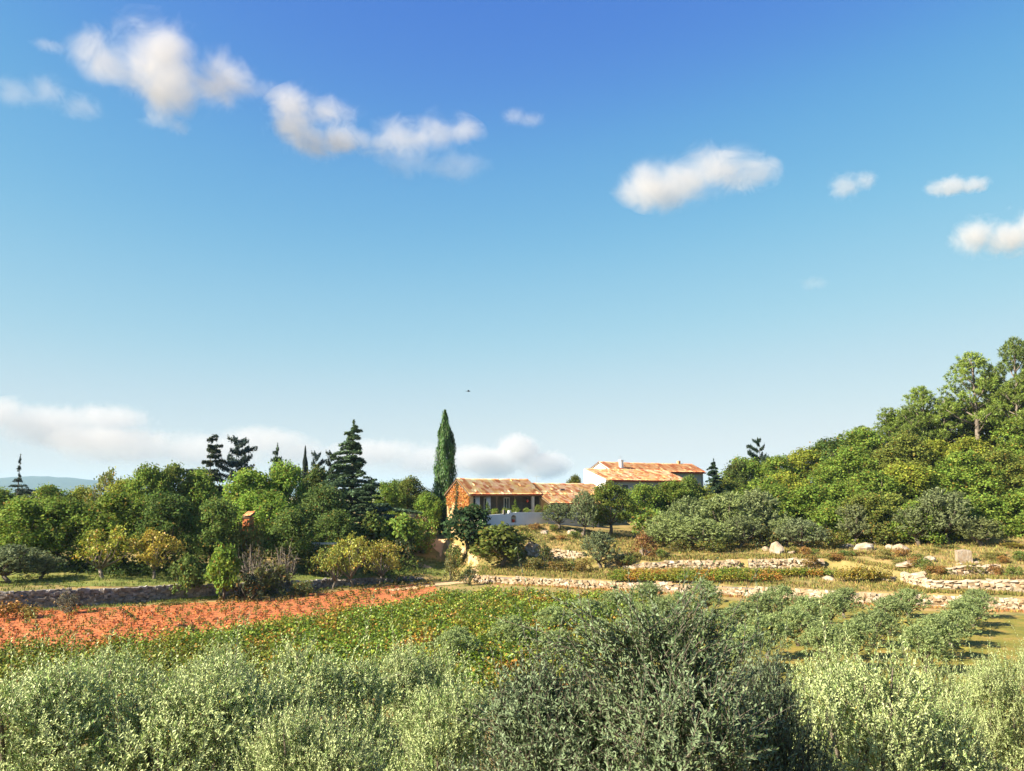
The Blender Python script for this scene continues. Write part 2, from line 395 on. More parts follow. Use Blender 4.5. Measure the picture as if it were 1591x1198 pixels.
def resample(pts, n):
    pts = np.asarray(pts, float); s = np.r_[0, np.cumsum(np.linalg.norm(np.diff(pts, axis=0), axis=1))]
    t = np.linspace(0, s[-1], n)
    return np.stack([np.interp(t, s, pts[:, k]) for k in range(pts.shape[1])], 1)
def sheet(name, A, B, nu, nv, mat, lift, rough=.4, seed=1):   # a draped sheet between two ground lines
    rng = np.random.default_rng(seed); A, B = resample(A, nu), resample(B, nu)
    A = A[:, :2] + rng.normal(size=(nu, 2)) * rough * .5; B = B[:, :2] + rng.normal(size=(nu, 2)) * rough * .5
    t = np.linspace(0, 1, nv)[:, None, None]
    P = A[None] * (1 - t) + B[None] * t; P = P.reshape(-1, 2)
    z = ground(P[:, 0], P[:, 1]) + lift
    k = np.arange(nu * nv).reshape(nv, nu)
    F = np.stack([k[:-1, :-1], k[:-1, 1:], k[1:, 1:], k[1:, :-1]], -1).reshape(-1, 4)
    o = obj(name, np_mesh(name, np.c_[P, z], F=F, smooth=True), mat, kind='structure')
    return o
# upper and lower edges of the red field, of the vines and of the olive grove
FIELD_UP = np.array([hit(p, q) for p, q in ((-300, 972), (-100, 962), (63, 949), (157, 945), (314, 937), (420, 929), (500, 922), (600, 911), (672, 906))])
FIELD_LO = np.array([hit(p, q) for p, q in ((-300, 1047), (-100, 1037), (0, 1031), (120, 1021), (250, 1007), (400, 986), (500, 970), (600, 952), (690, 930))])
sheet('red_soil_field', FIELD_LO, FIELD_UP, 120, 30, M['red_soil'], .03)
VINE_UP = np.array([hit(p, q) for p, q in ((-300, 1050), (0, 1034), (250, 1011), (400, 990), (600, 957), (700, 937), (800, 935), (960, 943), (1000, 945))])
VINE_LO = np.array([(-46, 45.), (-30, 37.), (-12, 34.), (3, 42.), (10, 60.), (13, 76.)])
M['vine_soil'] = noise_mat('vineyard_soil', [(.3, (.16, .13, .04)), (.5, (.34, .19, .07)), (.7, (.45, .2, .075))], .6, 8, bump=.6, bscale=4)
sheet('vineyard_soil', VINE_LO, VINE_UP, 90, 30, M['vine_soil'], .025)
GR_UP = np.array([hit(p, q) for p, q in ((940, 925), (1100, 930), (1300, 943), (1450, 950), (1591, 957), (1800, 968))])
GR_LO = np.array([(6, 34.), (10, 32), (16, 30), (22, 28.), (30, 28), (44, 30.)])
sheet('olive_grove_grass', GR_LO, GR_UP, 80, 40, M['meadow'], .03)
sheet('sandy_track', [hit(*p) for p in ((655, 838), (672, 850), (700, 862), (722, 872), (736, 884), (720, 896), (690, 905), (600, 917))],
      [hit(*p) for p in ((684, 836), (712, 848), (730, 860), (742, 872), (752, 885), (738, 899), (700, 909), (610, 919))], 60, 8, M['sand'], .05, .15)
sheet('sandy_footpath', [hit(*p) for p in ((600, 868), (630, 872), (668, 880))], [hit(*p) for p in ((602, 872), (634, 878), (672, 884))], 20, 4, M['sand'], .05, .1)
sheet('orchard_grass', [foot(p, q) for p, q in ((-200, 75), (130, 74.5), (300, 77), (480, 85), (560, 90), (650, 96), (700, 96))],
      [foot(p, q) for p, q in ((-200, 84), (130, 84), (300, 86), (480, 94), (560, 100), (660, 105), (700, 103))], 60, 14, noise_mat('orchard_grass', [(.3, (.10, .15, .03)), (.55, (.18, .19, .045)), (.75, (.32, .23, .09))], .5, 8, bump=.5, bscale=6), .03)

# far hill behind the left-hand wood
def far_hill():
    rng = np.random.default_rng(5); pts = []
    xs = np.linspace(-4600, 600, 80); ys = np.linspace(5200, 7600, 14)
    prof = np.interp(xs, [-4600, -4200, -3900, -3600, -3350, -3050, -2600, -1500, -500, 600], [60, 105, 128, 132, 116, 84, 60, 30, 20, 0])
    P = []
    for j, y in enumerate(ys):
        t = 1 - abs((j - 6) / 7.0)
        P.append(np.c_[xs, np.full_like(xs, y), -30 + (prof + 30) * (t ** .7) + rng.normal(size=len(xs)) * 3])
    P = np.concatenate(P); k = np.arange(80 * 14).reshape(14, 80)
    F = np.stack([k[:-1, :-1], k[:-1, 1:], k[1:, 1:], k[1:, :-1]], -1).reshape(-1, 4)
    obj('hills', np_mesh('hills', P, F=F, smooth=True), M['hill'], kind='structure')
far_hill()
# thin air between here and the far hill
def haze():
    mb = MB(); mb.box((-6500, -80, -36), (13000, 0, 0), (0, 7900, 0), (0, 0, 176))
    m = bpy.data.materials.new('hazy_air'); m.use_nodes = True; N, L = m.node_tree.nodes, m.node_tree.links; N.remove(N['Principled BSDF'])
    v = nd(N, 'ShaderNodeVolumePrincipled'); v.inputs['Color'].default_value = (.45, .72, 1., 1); v.inputs['Density'].default_value = HAZE
    L.new(v.outputs[0], N['Material Output'].inputs['Volume'])
    obj('haze', mb.mesh('haze'), m, kind='stuff')
haze()

# ------------------------------------------------------------------ dry stone walls
def rock_mesh(seed, sub=0):
    rng = np.random.default_rng(seed)
    V = np.array([(x, y, z) for z in (-.5, .5) for x, y in ((-.5, -.5), (.5, -.5), (.5, .5), (-.5, .5))]) + rng.uniform(-.19, .19, (8, 3))
    return V, [(3, 2, 1, 0), (4, 5, 6, 7), (0, 1, 5, 4), (1, 2, 6, 5), (2, 3, 7, 6), (3, 0, 4, 7)]
ROCKS = [rock_mesh(i) for i in range(12)]
CAPS = []
def cap_meshes(mat):
    out = []
    for i in range(4):
        V, F = rock_mesh(50 + i); me = bpy.data.meshes.new('capstone'); me.from_pydata([tuple(v) for v in V], [], F); me.update(); me.materials.append(mat); out.append(me)
    return out
def stone_wall(label, base, heights, mat, seed, capped=True, group=None):
    """dry stone wall along ground points; heights at each point"""
    rng = np.random.default_rng(seed)
    base = np.asarray(base, float); n = max(int(np.sum(np.linalg.norm(np.diff(base[:, :2], axis=0), axis=1)) / .25), 4)
    P = resample(np.c_[base, np.asarray(heights, float)], n)
    root = thing('dry_stone_wall', label, 'stone wall', tuple(P[n // 2, :3]), group)
    T = unit(np.gradient(P[:, :2], axis=0)); Nf = np.c_[T[:, 1], -T[:, 0]]
    Nf = np.where((Nf @ np.array([0, -1.]))[:, None] < 0, -Nf, Nf)      # faces the camera side
    core = MB(); V = []; F = []
    for i in range(n):
        p, h, nf = P[i, :3], P[i, 3], Nf[i]
        q = np.r_[nf, 0.]
        a = p - q * .05; V += [a + (0, 0, -.3), a + (0, 0, h - .08), a - q * .55 + (0, 0, h - .08), a - q * .55 + (0, 0, -.3)]
        if i:
            k = 4 * (i - 1)
            F += [(k, k + 4, k + 5, k + 1), (k + 1, k + 5, k + 6, k + 2), (k + 2, k + 6, k + 7, k + 3)]
    F += [(0, 1, 2, 3), (4 * n - 1, 4 * n - 2, 4 * n - 3, 4 * n - 4)]
    core.add(V, F); part('core', core, M['stone_grey'], root)
    S = MB(); L = np.r_[0, np.cumsum(np.linalg.norm(np.diff(P[:, :2], axis=0), axis=1))]
    def sample(s):
        return np.array([np.interp(s, L, P[:, k]) for k in range(4)]), unit(np.array([np.interp(s, L, Nf[:, k]) for k in range(2)]))
    hmax = P[:, 3].max(); z = -.05; course = 0
    while z < hmax + .12:
        ch = rng.uniform(.13, .24); s = rng.uniform(0, .2)
        while s < L[-1]:
            w = rng.uniform(.16, .46); p, nf = sample(s + w / 2)
            if z + ch * .7 < p[3] - (.12 if capped else -.02 - .08 * math.sin(s * .9 + seed) * math.sin(s * .37)) and rng.random() > .03:
                t = np.array((-nf[1], nf[0])); RV, RF = ROCKS[rng.integers(12)]
                yaw = rng.normal() * .12; tt = np.r_[t, 0] + np.r_[nf, 0] * yaw
                d = rng.uniform(.28, .42)
                up_ = np.array((0, 0, 1.)); ro = rng.normal() * .22; t1 = tt * math.cos(ro) + up_ * math.sin(ro); u1 = up_ * math.cos(ro) - tt * math.sin(ro); chh = ch * rng.uniform(.85, 1.25)
                R = RV[:, :1] * (t1 * w * 1.08) + RV[:, 1:2] * (np.r_[nf, 0] * d) + RV[:, 2:3] * (u1 * chh * 1.06)
                S.add(R + np.r_[p[:2], p[2] + z + ch / 2] + np.r_[nf, 0] * rng.normal() * .06 + (0, 0, rng.normal() * .03), RF)
            s += w
        z += ch; course += 1
    part('stonework', S, mat, root, kind='stuff')
    if capped:
        me = cap_meshes(mat); s = 0; rl = root.location
        while s < L[-1]:
            w = rng.uniform(.45, .95); p, nf = sample(s + w / 2)
            o = obj('capstone', me[rng.integers(4)], mat, root)
            o.location = Vector((p[0] - rl.x, p[1] - rl.y, p[2] + p[3] - .03 - rl.z)) - Vector((nf[0], nf[1], 0)) * .12
            o.rotation_euler = (rng.normal() * .09, rng.normal() * .09, math.atan2(nf[1], nf[0]) + math.pi / 2 + rng.normal() * .06)
            o.scale = (w * .97, rng.uniform(.45, .6), rng.uniform(.14, .26)); s += w
    return root
def wall_on(k, pxs, extra=0., hs=None):
    B, Hh = [], []
    for i, px in enumerate(pxs):
        y, z = feature(k, px); y2, z2 = feature(k + 1, px); y -= .05
        B.append((X(px, y, z), y, z - .05)); Hh.append((z2 - z + .1 if hs is None else hs[i]) + extra)
    return B, Hh
stone_wall('long sunlit dry stone wall of pale limestone along the bottom of the terraced slope',
           *wall_on(6, [735, 800, 850, 930, 1000, 1080, 1150, 1230, 1300, 1380, 1450, 1520, 1591, 1750]), M['stone'], 1, False)
stone_wall('pale dry stone wall with flat capping, just above the long lower wall at the far right',
           *wall_on(8, [1402, 1450, 1520, 1591, 1750], .05), M['stone'], 2)
stone_wall('low pale dry stone wall above the terrace vines, below the grey-green bushes',
           *wall_on(8, [968, 1000, 1050, 1100, 1148], .0, [.35, .75, .85, .95, 1.0]), M['stone'], 3, False)
stone_wall('short pale dry stone wall under the orange bank, right of the vine terrace gap',
           *wall_on(8, [1163, 1200, 1240, 1278], .05), M['stone'], 4, False)
stone_wall('pale dry stone wall stepping down the slope between persimmon tree and leaning olive',
           *wall_on(10, [818, 850, 880, 908], .0, [.5, 1.15, 1.1, .7]), M['stone'], 5, False)
stone_wall('stub of pale dry stone wall on the uppermost terrace beside the square boulder',
           *wall_on(10, [1470, 1500, 1545], .05, [.7, .95, .9]), M['stone'], 6)
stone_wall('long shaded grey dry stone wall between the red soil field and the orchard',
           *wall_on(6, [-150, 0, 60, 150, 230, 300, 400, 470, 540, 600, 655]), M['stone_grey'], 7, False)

# ------------------------------------------------------------------ boulders
def boulder_mesh(seed, flat=1.):
    rng = np.random.default_rng(seed); n1, n2 = 16, 10; V = []; F = []
    ax = unit(rng.normal(size=(13, 3))); cut = rng.uniform(.5, .85, 13); fq = rng.normal(size=(4, 3)) * 4; ph_ = rng.uniform(0, 6, 4)
    for j in range(n2 + 1):
        th = math.pi * j / n2
        for i in range(n1):
            ph = 2 * math.pi * i / n1
            d = np.array((math.sin(th) * math.cos(ph), math.sin(th) * math.sin(ph), math.cos(th)))
            r = min([1.] + [c / max(np.dot(d, a), 1e-3) for a, c in zip(ax, cut) if np.dot(d, a) > .1])
            V.append(d * r * .5 * (1 + .09 * np.sin(fq @ d + ph_).sum() / 2))
    for j in range(n2):
        for i in range(n1): F.append((j * n1 + i, (j + 1) * n1 + i, (j + 1) * n1 + (i + 1) % n1, j * n1 + (i + 1) % n1))
    me = bpy.data.meshes.new('limestone_boulder'); me.from_pydata([tuple(v) for v in V], [], F); me.update(); me.materials.append(M['boulder']); return me
BM = [boulder_mesh(i) for i in range(6)]
BOULD = [  # px, py at its foot, width px, height px, label
    (845, 828, 24, 7, 'flat white limestone slab in the grass just below the whitewashed terrace wall'),
    (826, 853, 30, 14, 'pale slanting rock at the head of the stepping wall beside the persimmon tree'),
    (888, 830, 22, 12, 'pale rough boulder in dry grass below the small olive by the terrace'),
    (905, 832, 12, 7, 'small pale stone at the right of the rough boulder below the terrace'),
    (1002, 862, 26, 16, 'white boulder at the left foot of the grey-green bush thicket'),
    (1208, 862, 24, 22, 'reddish limestone outcrop left of the leaning grey bush on the orange bank'),
    (1192, 856, 16, 10, 'small pale rock left of the reddish outcrop'),
    (1232, 862, 24, 8, 'flat reddish stone right of the reddish outcrop'),
    (1318, 852, 26, 12, 'reddish rock with a shadowed underside on the bank under the trees'),
    (1344, 855, 36, 17, 'broad pale boulder in the middle of the bank under the trees'),
    (1384, 853, 18, 13, 'rounded boulder left of the white boulder at the wood edge'),
    (1401, 859, 24, 15, 'white rounded boulder at the wood edge, right end of the row of rocks'),
    (1412, 826, 16, 14, 'small reddish rock higher up among the bushes'),
    (1384, 838, 14, 12, 'small pale rock between the bushes above the rounded boulder'),
    (1420, 878, 46, 12, 'long pale rock ledge on the orange bank above the terrace gap'),
    (1446, 873, 24, 13, 'pale angular rock at the right end of the rock ledge'),
    (1288, 902, 22, 13, 'pale boulder at the left among the vines above the long wall'),
    (1314, 900, 14, 9, 'small white stone right of the pale boulder among the vines'),
    (1390, 902, 40, 8, 'long flat white stone on the ground above the upper wall end'),
    (1430, 897, 32, 12, 'white block with shadowed right side above the upper wall'),
    (1494, 878, 14, 6, 'small pale stone at the foot of the square boulder'),
    (1520, 877, 12, 7, 'small pale stone right of the square boulder'),
]
for i, (px, py, w, h, lb) in enumerate(BOULD):
    p = hit(px, py, 60, 125); s = p[1] / FPX
    o = obj('limestone_boulder', BM[i % 6], M['boulder']); tag(o, lb, 'boulder', 'limestone boulders on the slope')
    o.scale = (w * s * 1.1, w * s * .8, h * s * 1.6); o.location = (p[0], p[1] + .3, p[2] + h * s * .05); o.rotation_euler = (0, 0, i * 1.1)
p = hit(1500, 874, 60, 125); s = p[1] / FPX
mb = MB(); w_, h_ = 22 * s, 17 * s
mb.prism([p + (-w_ / 2, 0, -.2), p + (w_ / 2, -.1, -.25), p + (w_ * .46, -.05, h_), p + (w_ * .1, 0, h_ * 1.04), p + (-w_ * .47, .05, h_ * .93)], (.25, 1.0, .06))
o = obj('limestone_block', mb.mesh('limestone_block', shift=p), M['boulder']); o.location = p; tag(o, 'large square white boulder standing upright on the uppermost terrace', 'boulder', 'limestone boulders on the slope')

# ------------------------------------------------------------------ farmhouse below the ridge
E = np.array((.85, .527, 0.)); GV = np.array((-.527, .85, 0.)); UP = np.array((0, 0, 1.))
def roof_slope(root, name, eave, along, rise, mat, pitch=.24, course=.42, drop=.12):
    """rows of half-round tiles: eave = left lower corner, along = eave vector, rise = vector from eave to ridge"""
    eave, along, rise = map(lambda v: np.asarray(v, float), (eave, along, rise))
    La, Lr = np.linalg.norm(along), np.linalg.norm(rise); a, r = along / La, rise / Lr
    nrm = np.cross(a, r); nrm = nrm if nrm[2] > 0 else -nrm
    nc = max(int(La / pitch), 2); nu = nc * 4 + 1; rows = max(int(Lr / course), 1)
    u = np.linspace(0, La, nu); rng = np.random.default_rng(int(La * 100))
    prof = .055 * np.abs(np.sin(np.pi * u / (La / nc))); P = []; UVs = []
    for j in range(rows):
        jit = np.repeat(rng.normal(size=nc + 1) * .012, 4)[:nu]
        for t, h in ((j / rows, .035), ((j + 1) / rows, 0.)):
            sag = -.05 * np.sin(np.pi * u / La) - .02 * np.sin(u * 1.7) * np.sin(t * 5)
            P.append(eave + a * u[:, None] + r * (t * Lr) + nrm * (prof + h + jit + sag + .02)[:, None])
            UVs.append(np.c_[u, np.full(nu, t * Lr)])
    P = np.concatenate(P); UVs = np.concatenate(UVs); nr = rows * 2
    k = np.arange(nu * nr).reshape(nr, nu)
    F = np.stack([k[:-1, :-1], k[:-1, 1:], k[1:, 1:], k[1:, :-1]], -1).reshape(-1, 4)
    w = np.array(root.location); me = np_mesh(name, P - w, F=F)
    uv = me.uv_layers.new(name='UVMap'); uv.data.foreach_set('uv', UVs[F.ravel()].astype(np.float32).ravel())
    o = obj(name, me, mat, root)
    deck = MB(); deck.box(eave - nrm * .26, along, rise, nrm * .14); part('roof_deck', deck, M['wood'], o)
    return o

def farmhouse():
    C0 = np.array((X(730, 106, 7.), 106., 0.)); pt = lambda e, g, z: C0 + E * e + GV * g + UP * z
    root = thing('farmhouse', 'long low stone farmhouse with ochre creeper-clad gable, tiled roof and open veranda', 'house', tuple(pt(0, 0, 5.8)))
    ez, rz, W = 9.72, 11.72, 6.5
    g = MB(); g.prism([pt(0, 0, 3.6), pt(0, W, 3.6), pt(0, W, ez), pt(0, W / 2, rz - .1), pt(0, 0, ez)], E * .45)
    part('gable_wall', g, M['plaster_ochre'], root)
    # autumn creeper on the gable, two orange sheets split by a dark stem
    rng = np.random.default_rng(3); n = 2600
    q = rng.uniform(0, 1, (n, 2)); gg = q[:, 0] * W; zz = 5.5 + q[:, 1] * 6.1
    top = rz - .15 - np.abs(gg - W / 2) * (rz - ez) / (W / 2)
    low = np.where(gg < W * .5, 7.0 + .5 * np.sin(gg * 2.3), 8.2 + .6 * np.sin(gg * 3.1))
    keep = (zz < top) & (zz > low + rng.normal(size=n) * .35)
    P = np.array([pt(-.06, a, b) for a, b in zip(gg[keep], zz[keep])]) - E * rng.uniform(0, .12, (keep.sum(), 1))
    Lv = leaves(rng, P - np.array(root.location), -E + rng.normal(size=P.shape) * .45, rng.uniform(.2, .34, len(P)), rng.uniform(.18, .28, len(P)))
    M['creeper'] = leaf_mat('creeper_leaf', huev=.05, valv=.7, accent=(.30, .22, .05), acc_at=.85, fixed=(.46, .20, .05))
    obj('creeper', np_mesh('creeper', Lv, var=np.repeat(rng.random(len(P)), 4)), M['creeper'], root, 'stuff')
    n = 700; zz = rng.uniform(5.2, 11.3, n); gg = W * .52 + rng.normal(size=n) * .22 + .2 * np.sin(zz)
    P = np.array([pt(-.16, a, b) for a, b in zip(gg, zz)]) - np.array(root.location)
    M['ivy'] = leaf_mat('ivy_leaf', huev=.04, valv=.8, fixed=(.05, .055, .02))
    obj('ivy_stem', np_mesh('ivy_stem', leaves(rng, P, -E + rng.normal(size=P.shape) * .6, .25, .2), var=np.repeat(rng.random(n), 4)), M['ivy'], root, 'stuff')
    rise_f = GV * (W / 2 + .45) + UP * (rz - ez + .12)
    rise_b = -GV * (W / 2 + .45) + UP * (rz - ez + .12)
    roof_slope(root, 'roof', pt(-.3, -.45, ez + .02), E * 11.4, rise_f, M['tile'])
    roof_slope(root, 'roof', pt(-.3, W + .45, ez + .02), E * 11.4, rise_b, M['tile'])
    rz2 = 11.25; s2 = UP * (rz2 - ez + .1)
    roof_slope(root, 'roof', pt(11.1, -.2, ez - .05), E * 11.6, GV * (W / 2 + .2) + s2, M['tile'])
    roof_slope(root, 'roof', pt(11.1, W + .4, ez - .05), E * 11.6, -GV * (W / 2 + .4) + s2, M['tile'])
    r3 = roof_slope(root, 'lean_to_roof', pt(10.9, -2.7, 8.55), E * 8.6, GV * 2.75 + UP * 1.15, M['tile'])
    rd = MB()
    for a, b, gk, zk in ((0, 11.1, -.47, ez - .1),): rd.box(pt(a, gk, zk), E * (b - a), GV * .05, UP * .16)
    part('fascia', rd, M['red_paint'], root)
    rd = MB(); rd.box(pt(10.95, -2.76, 8.36), E * 8.5, GV * .05, UP * .2); part('fascia', rd, M['red_paint'], root)
    v = MB(); v.box(pt(.45, 2.1, 5.5), E * 10.7, GV * .35, UP * (ez + .75 - 5.5)); part('veranda_back_wall', v, M['dark_wall'], root)
    v = MB(); v.box(pt(.45, W - .4, 4), E * 22, GV * .4, UP * (ez - 4.05)); part('back_wall', v, M['dark_wall'], root)
    v = MB(); v.box(pt(11.15, .0, 5.5), E * 11.3, GV * .4, UP * (ez - 5.56)); part('front_wall', v, M['plaster_ochre'], root)
    v = MB(); v.prism([pt(22.4, 0, 4), pt(22.4, W, 4), pt(22.4, W, ez), pt(22.4, W / 2, rz2 - .1), pt(22.4, 0, ez)], -E * .3); part('end_wall', v, M['plaster_ochre'], root)
    v = MB(); v.prism([pt(11.1, .4, 6), pt(11.1, W - .4, 6), pt(11.1, W - .4, ez - .06), pt(11.1, W / 2, rz2 - .15), pt(11.1, .4, ez - .1)], E * .25); part('cross_wall', v, M['dark_wall'], root)
    for e0, e1, f0 in ((1.55, 2.45, 'glass'), (3.25, 4.15, 'glass'), (6.4, 7.3, 'glass')):   # glazed doors in the back of the veranda
        d = MB(); fr = .09
        for a, b, z0, z1 in ((e0, e0 + fr, 7., 9.3), (e1 - fr, e1, 7., 9.3), (e0 + fr, e1 - fr, 9.2, 9.3), (e0 + fr, e1 - fr, 7., 7.12), ((e0 + e1) / 2 - .03, (e0 + e1) / 2 + .03, 7.12, 9.2)):
            d.box(pt(a, 2.0, z0), E * (b - a), GV * .09, UP * (z1 - z0))
        do = part('glazed_door', d, M['white_wall'], root)
        p_ = MB(); p_.box(pt(e0 + fr, 2.06, 7.12), E * (e1 - e0 - 2 * fr), GV * .02, UP * 2.08); part('pane', p_, M['glass'], do)
    for e0 in (1.35, 3.0):                                  # pale curtains tied beside the doors
        d = MB()
        for k in range(5): d.tube([pt(e0 - .28 + k * .13, .35, 7.), pt(e0 - .28 + k * .13, .32, 8.3), pt(e0 - .28 + k * .13, .35, 9.5)], [.08, .065, .08], 6)
        part('curtain', d, M['door'], root, True)
    for e0, mt, w in ((9.6, 'pale_stone', .34), (3.9, 'wood', .14), (6.7, 'wood', .14)):
        d = MB(); d.box(pt(e0, -.2, 6.9), E * w, GV * w, UP * (ez - 6.75)); part('post', d, M[mt], root)
    d = MB(); d.box(pt(8.6, -.3, 6.9), E * 1.15, GV * .4, UP * .8); part('parapet', d, M['pale_stone'], root)
    d = MB(); d.box(pt(15.2, 1.05, 10.2), E * .75, GV * .5, UP * .3); part('roof_vent', d, M['dark_wall'], root)
    d = MB(); d.box(pt(.45, -.28, ez - .25), E * 10.6, GV * .14, UP * .17); part('eaves_beam', d, M['wood'], root)
    # aerial on the ridge
    a = thing('tv_aerial', 'thin television aerial standing on the farmhouse ridge', 'aerial', tuple(pt(12.6, W / 2, 11.2)))
    d = MB(); d.tube([pt(12.6, W / 2, 11.2), pt(12.6, W / 2, 12.4)], [.02, .02], 5); part('mast', d, M['metal'], a)
    d = MB(); d.tube([pt(12.2, W / 2, 12.25), pt(13.1, W / 2, 12.25)], [.012, .012], 4)
    for k in range(5): d.tube([pt(12.25 + k * .2, W / 2 - .2, 12.25), pt(12.25 + k * .2, W / 2 + .2, 12.25)], [.01, .01], 4)
    part('antenna_rods', d, M['metal'], a)
    l = thing('red_lantern', 'small red lantern hanging under the veranda eave beside the pale post', 'lantern', tuple(pt(9.0, .1, 8.85)))
    d = MB(); c = pt(9.0, .1, 8.85); d.tube([c + UP * t for t in (-.2, -.14, 0, .14, .2)], [.06, .15, .18, .15, .06], 8); part('shade', d, M['red_paint'], l, True)
    d = MB(); d.tube([c + UP * .2, c + UP * .8], [.008, .008], 4); part('cord', d, M['metal'], l)
    # terrace with its whitewashed retaining wall and arched niche
    T0 = np.array((X(752, 101.2, 6.), 101.2, 0.)); tp = lambda e, g, z: T0 + E * e + GV * g + UP * z
    tr = thing('terrace', 'paved terrace behind a whitewashed retaining wall with an arched niche, before the farmhouse', 'terrace', tuple(tp(5, 0, 5.6)))
    d = MB(); d.box(tp(.1, .31, 4.2), E * 17.5, GV * 5.4, UP * 2.72); part('paving', d, M['paving'], tr)
    ne, nw, nz0, nz1, th = 3.95, .8, 6.2, 7.15, .3
    d = MB()
    d.prism([tp(0, 0, 4.), tp(ne, 0, 4.), tp(ne, 0, 7.36), tp(.9, 0, 7.2), tp(0, 0, 7.1)], GV * th)
    d.prism([tp(ne + nw, 0, 4.), tp(18, 0, 4.), tp(18, 0, 7.28), tp(11, 0, 7.36), tp(ne + nw, 0, 7.48)], GV * th)
    d.box(tp(ne, 0, 4.), E * nw, GV * th, UP * (nz0 - 4))
    arch = [tp(ne, 0, 7.42), tp(ne, 0, nz1 - .4)] + [tp(ne + nw / 2 - nw / 2 * math.cos(a), 0, nz1 - .4 + .4 * math.sin(a)) for a in np.linspace(.2, math.pi - .2, 9)] + [tp(ne + nw, 0, nz1 - .4), tp(ne + nw, 0, 7.46)]
    d.prism(arch, GV * th)
    part('retaining_wall', d, M['terrace_wall'], tr)
    d = MB(); d.box(tp(ne - .05, .32, nz0 - .05), E * (nw + .1), GV * .03, UP * 1.1); part('niche_back', d, M['dark_wall'], tr)  # dark backing stands in for the shade inside the opening
    d = MB(); d.box(tp(ne - .3, -.03, 7.3), E * .28, GV * .36, UP * .42); part('gate_post', d, M['white_wall'], tr)
    d = MB(); d.box(tp(ne - 1.1, -.02, 7.2), E * .25, GV * .3, UP * .6); part('gate_post', d, M['dark_wall'], tr)
    pot = thing('terracotta_pot', 'red terracotta pot standing in the arched niche of the whitewashed wall', 'pot', tuple(tp(ne + .42, .14, nz0)))
    d = MB(); c = tp(ne + .42, .14, nz0); d.tube([c + UP * t for t in (0.003, .05, .3, .34, .4)], [.1, .13, .19, .21, .21], 10); part('body', d, M['red_paint'], pot, True)
    return pt, tp
HPT, TPT = farmhouse()

def white_house():
    C0 = np.array((X(941, 122, 12.), 122., 0.)); pt = lambda e, g, z: C0 + E * e + GV * g + UP * z
    root = thing('white_house', 'white-walled tiled house with stepped roofs standing above and behind the farmhouse', 'house', tuple(pt(0, 0, 7.5)))
    zf, zb, D, L1 = Zp(122, 745), Zp(126.6, 729), 5.4, 16.3
    d = MB(); d.prism([pt(0, 0, 6.), pt(0, D, 6.), pt(0, D, zb), pt(0, 0, zf)], E * .35); part('gable_wall', d, M['white_wall'], root)
    d = MB(); d.box(pt(.35, 0, 6.), E * (L1 - .5), GV * .35, UP * (zf - 6.1)); part('front_wall', d, M['grey_wall'], root)
    d = MB(); d.prism([pt(L1 - .1, 0, 6.), pt(L1 - .1, D, 6.), pt(L1 - .1, D, zb - .15), pt(L1 - .1, 0, zf - .15)], -E * .35); part('end_wall', d, M['grey_wall'], root)
    roof_slope(root, 'roof', pt(.12, -.5, zf - .08), E * (L1 + .2), GV * (D + .5) + UP * (zb - zf + .16), M['tile'])
    d = MB(); d.box(pt(.15, -.56, zf - .25), E * (L1 + .1), GV * .05, UP * .18); part('fascia', d, M['red_paint'], root)
    s0, s1 = 5.3, 25.7; zr, ze, h = Zp(131.9, 718), Zp(129.4, 730), 2.95
    d = MB(); d.prism([pt(s0, D, 6.), pt(s0, D + 2 * h, 6.), pt(s0, D + 2 * h, ze), pt(s0, D + h, zr), pt(s0, D, ze)], E * .35); part('gable_wall', d, M['white_wall'], root)
    d = MB(); d.prism([pt(s1, D, 6.), pt(s1, D + 2 * h, 6.), pt(s1, D + 2 * h, ze), pt(s1, D + h, zr - .1), pt(s1, D, ze)], -E * .35); part('end_wall', d, M['grey_wall'], root)
    d = MB(); d.box(pt(s0 + .36, D + .02, 6.), E * (s1 - s0 - .8), GV * .33, UP * (ze - 6.1)); part('upper_wall', d, M['grey_wall'], root)
    rf = roof_slope(root, 'roof', pt(s0 - .1, D - .45, ze - .15), E * (s1 - s0 + .4), GV * (h + .45) + UP * (zr - ze + .2), M['tile_red'])
    roof_slope(root, 'roof', pt(s0 - .1, D + 2 * h + .4, ze - .15), E * (s1 - s0 + .4), -GV * (h + .4) + UP * (zr - ze + .2), M['tile_red'])
    d = MB(); d.box(pt(s0 - .1, D - .52, ze - .34), E * (s1 - s0 + .4), GV * .05, UP * .17); part('fascia', d, M['red_paint'], root)
    d = MB(); d.box(pt(7.9, D + .5, ze - .2), E * .5, GV * .55, UP * 1.75); d.box(pt(7.82, D + .42, ze + 1.55), E * .66, GV * .71, UP * .1); part('chimney', d, M['white_wall'], rf)
    d = MB(); d.box(pt(22.6, D + h - .2, zr - .2), E * .5, GV * .4, UP * .75); part('chimney', d, M['tile_red'], rf)
    for e0 in (3.2, 7.0, 11.2):
        w = MB(); w.box(pt(e0, -.04, 9.6), E * 1.1, GV * .05, UP * 1.5); wo = part('window', w, M['wood'], root)
        w = MB(); w.box(pt(e0 + .1, -.06, 9.7), E * .42, GV * .03, UP * 1.3); w.box(pt(e0 + .58, -.06, 9.7), E * .42, GV * .03, UP * 1.3); part('pane', w, M['glass'], wo)
    a = thing('tv_aerial', 'thin mast rising from the ridge of the white house', 'aerial', tuple(pt(9.8, D + h, zr)))
    d = MB(); d.tube([pt(9.8, D + h, zr - .1), pt(9.8, D + h, zr + 1.1)], [.03, .02], 5); part('mast', d, M['metal'], a)
    d = MB(); d.tube([pt(9.5, D + h, zr + .95), pt(10.2, D + h, zr + .95)], [.012, .012], 4); part('antenna_rods', d, M['metal'], a)
white_house()

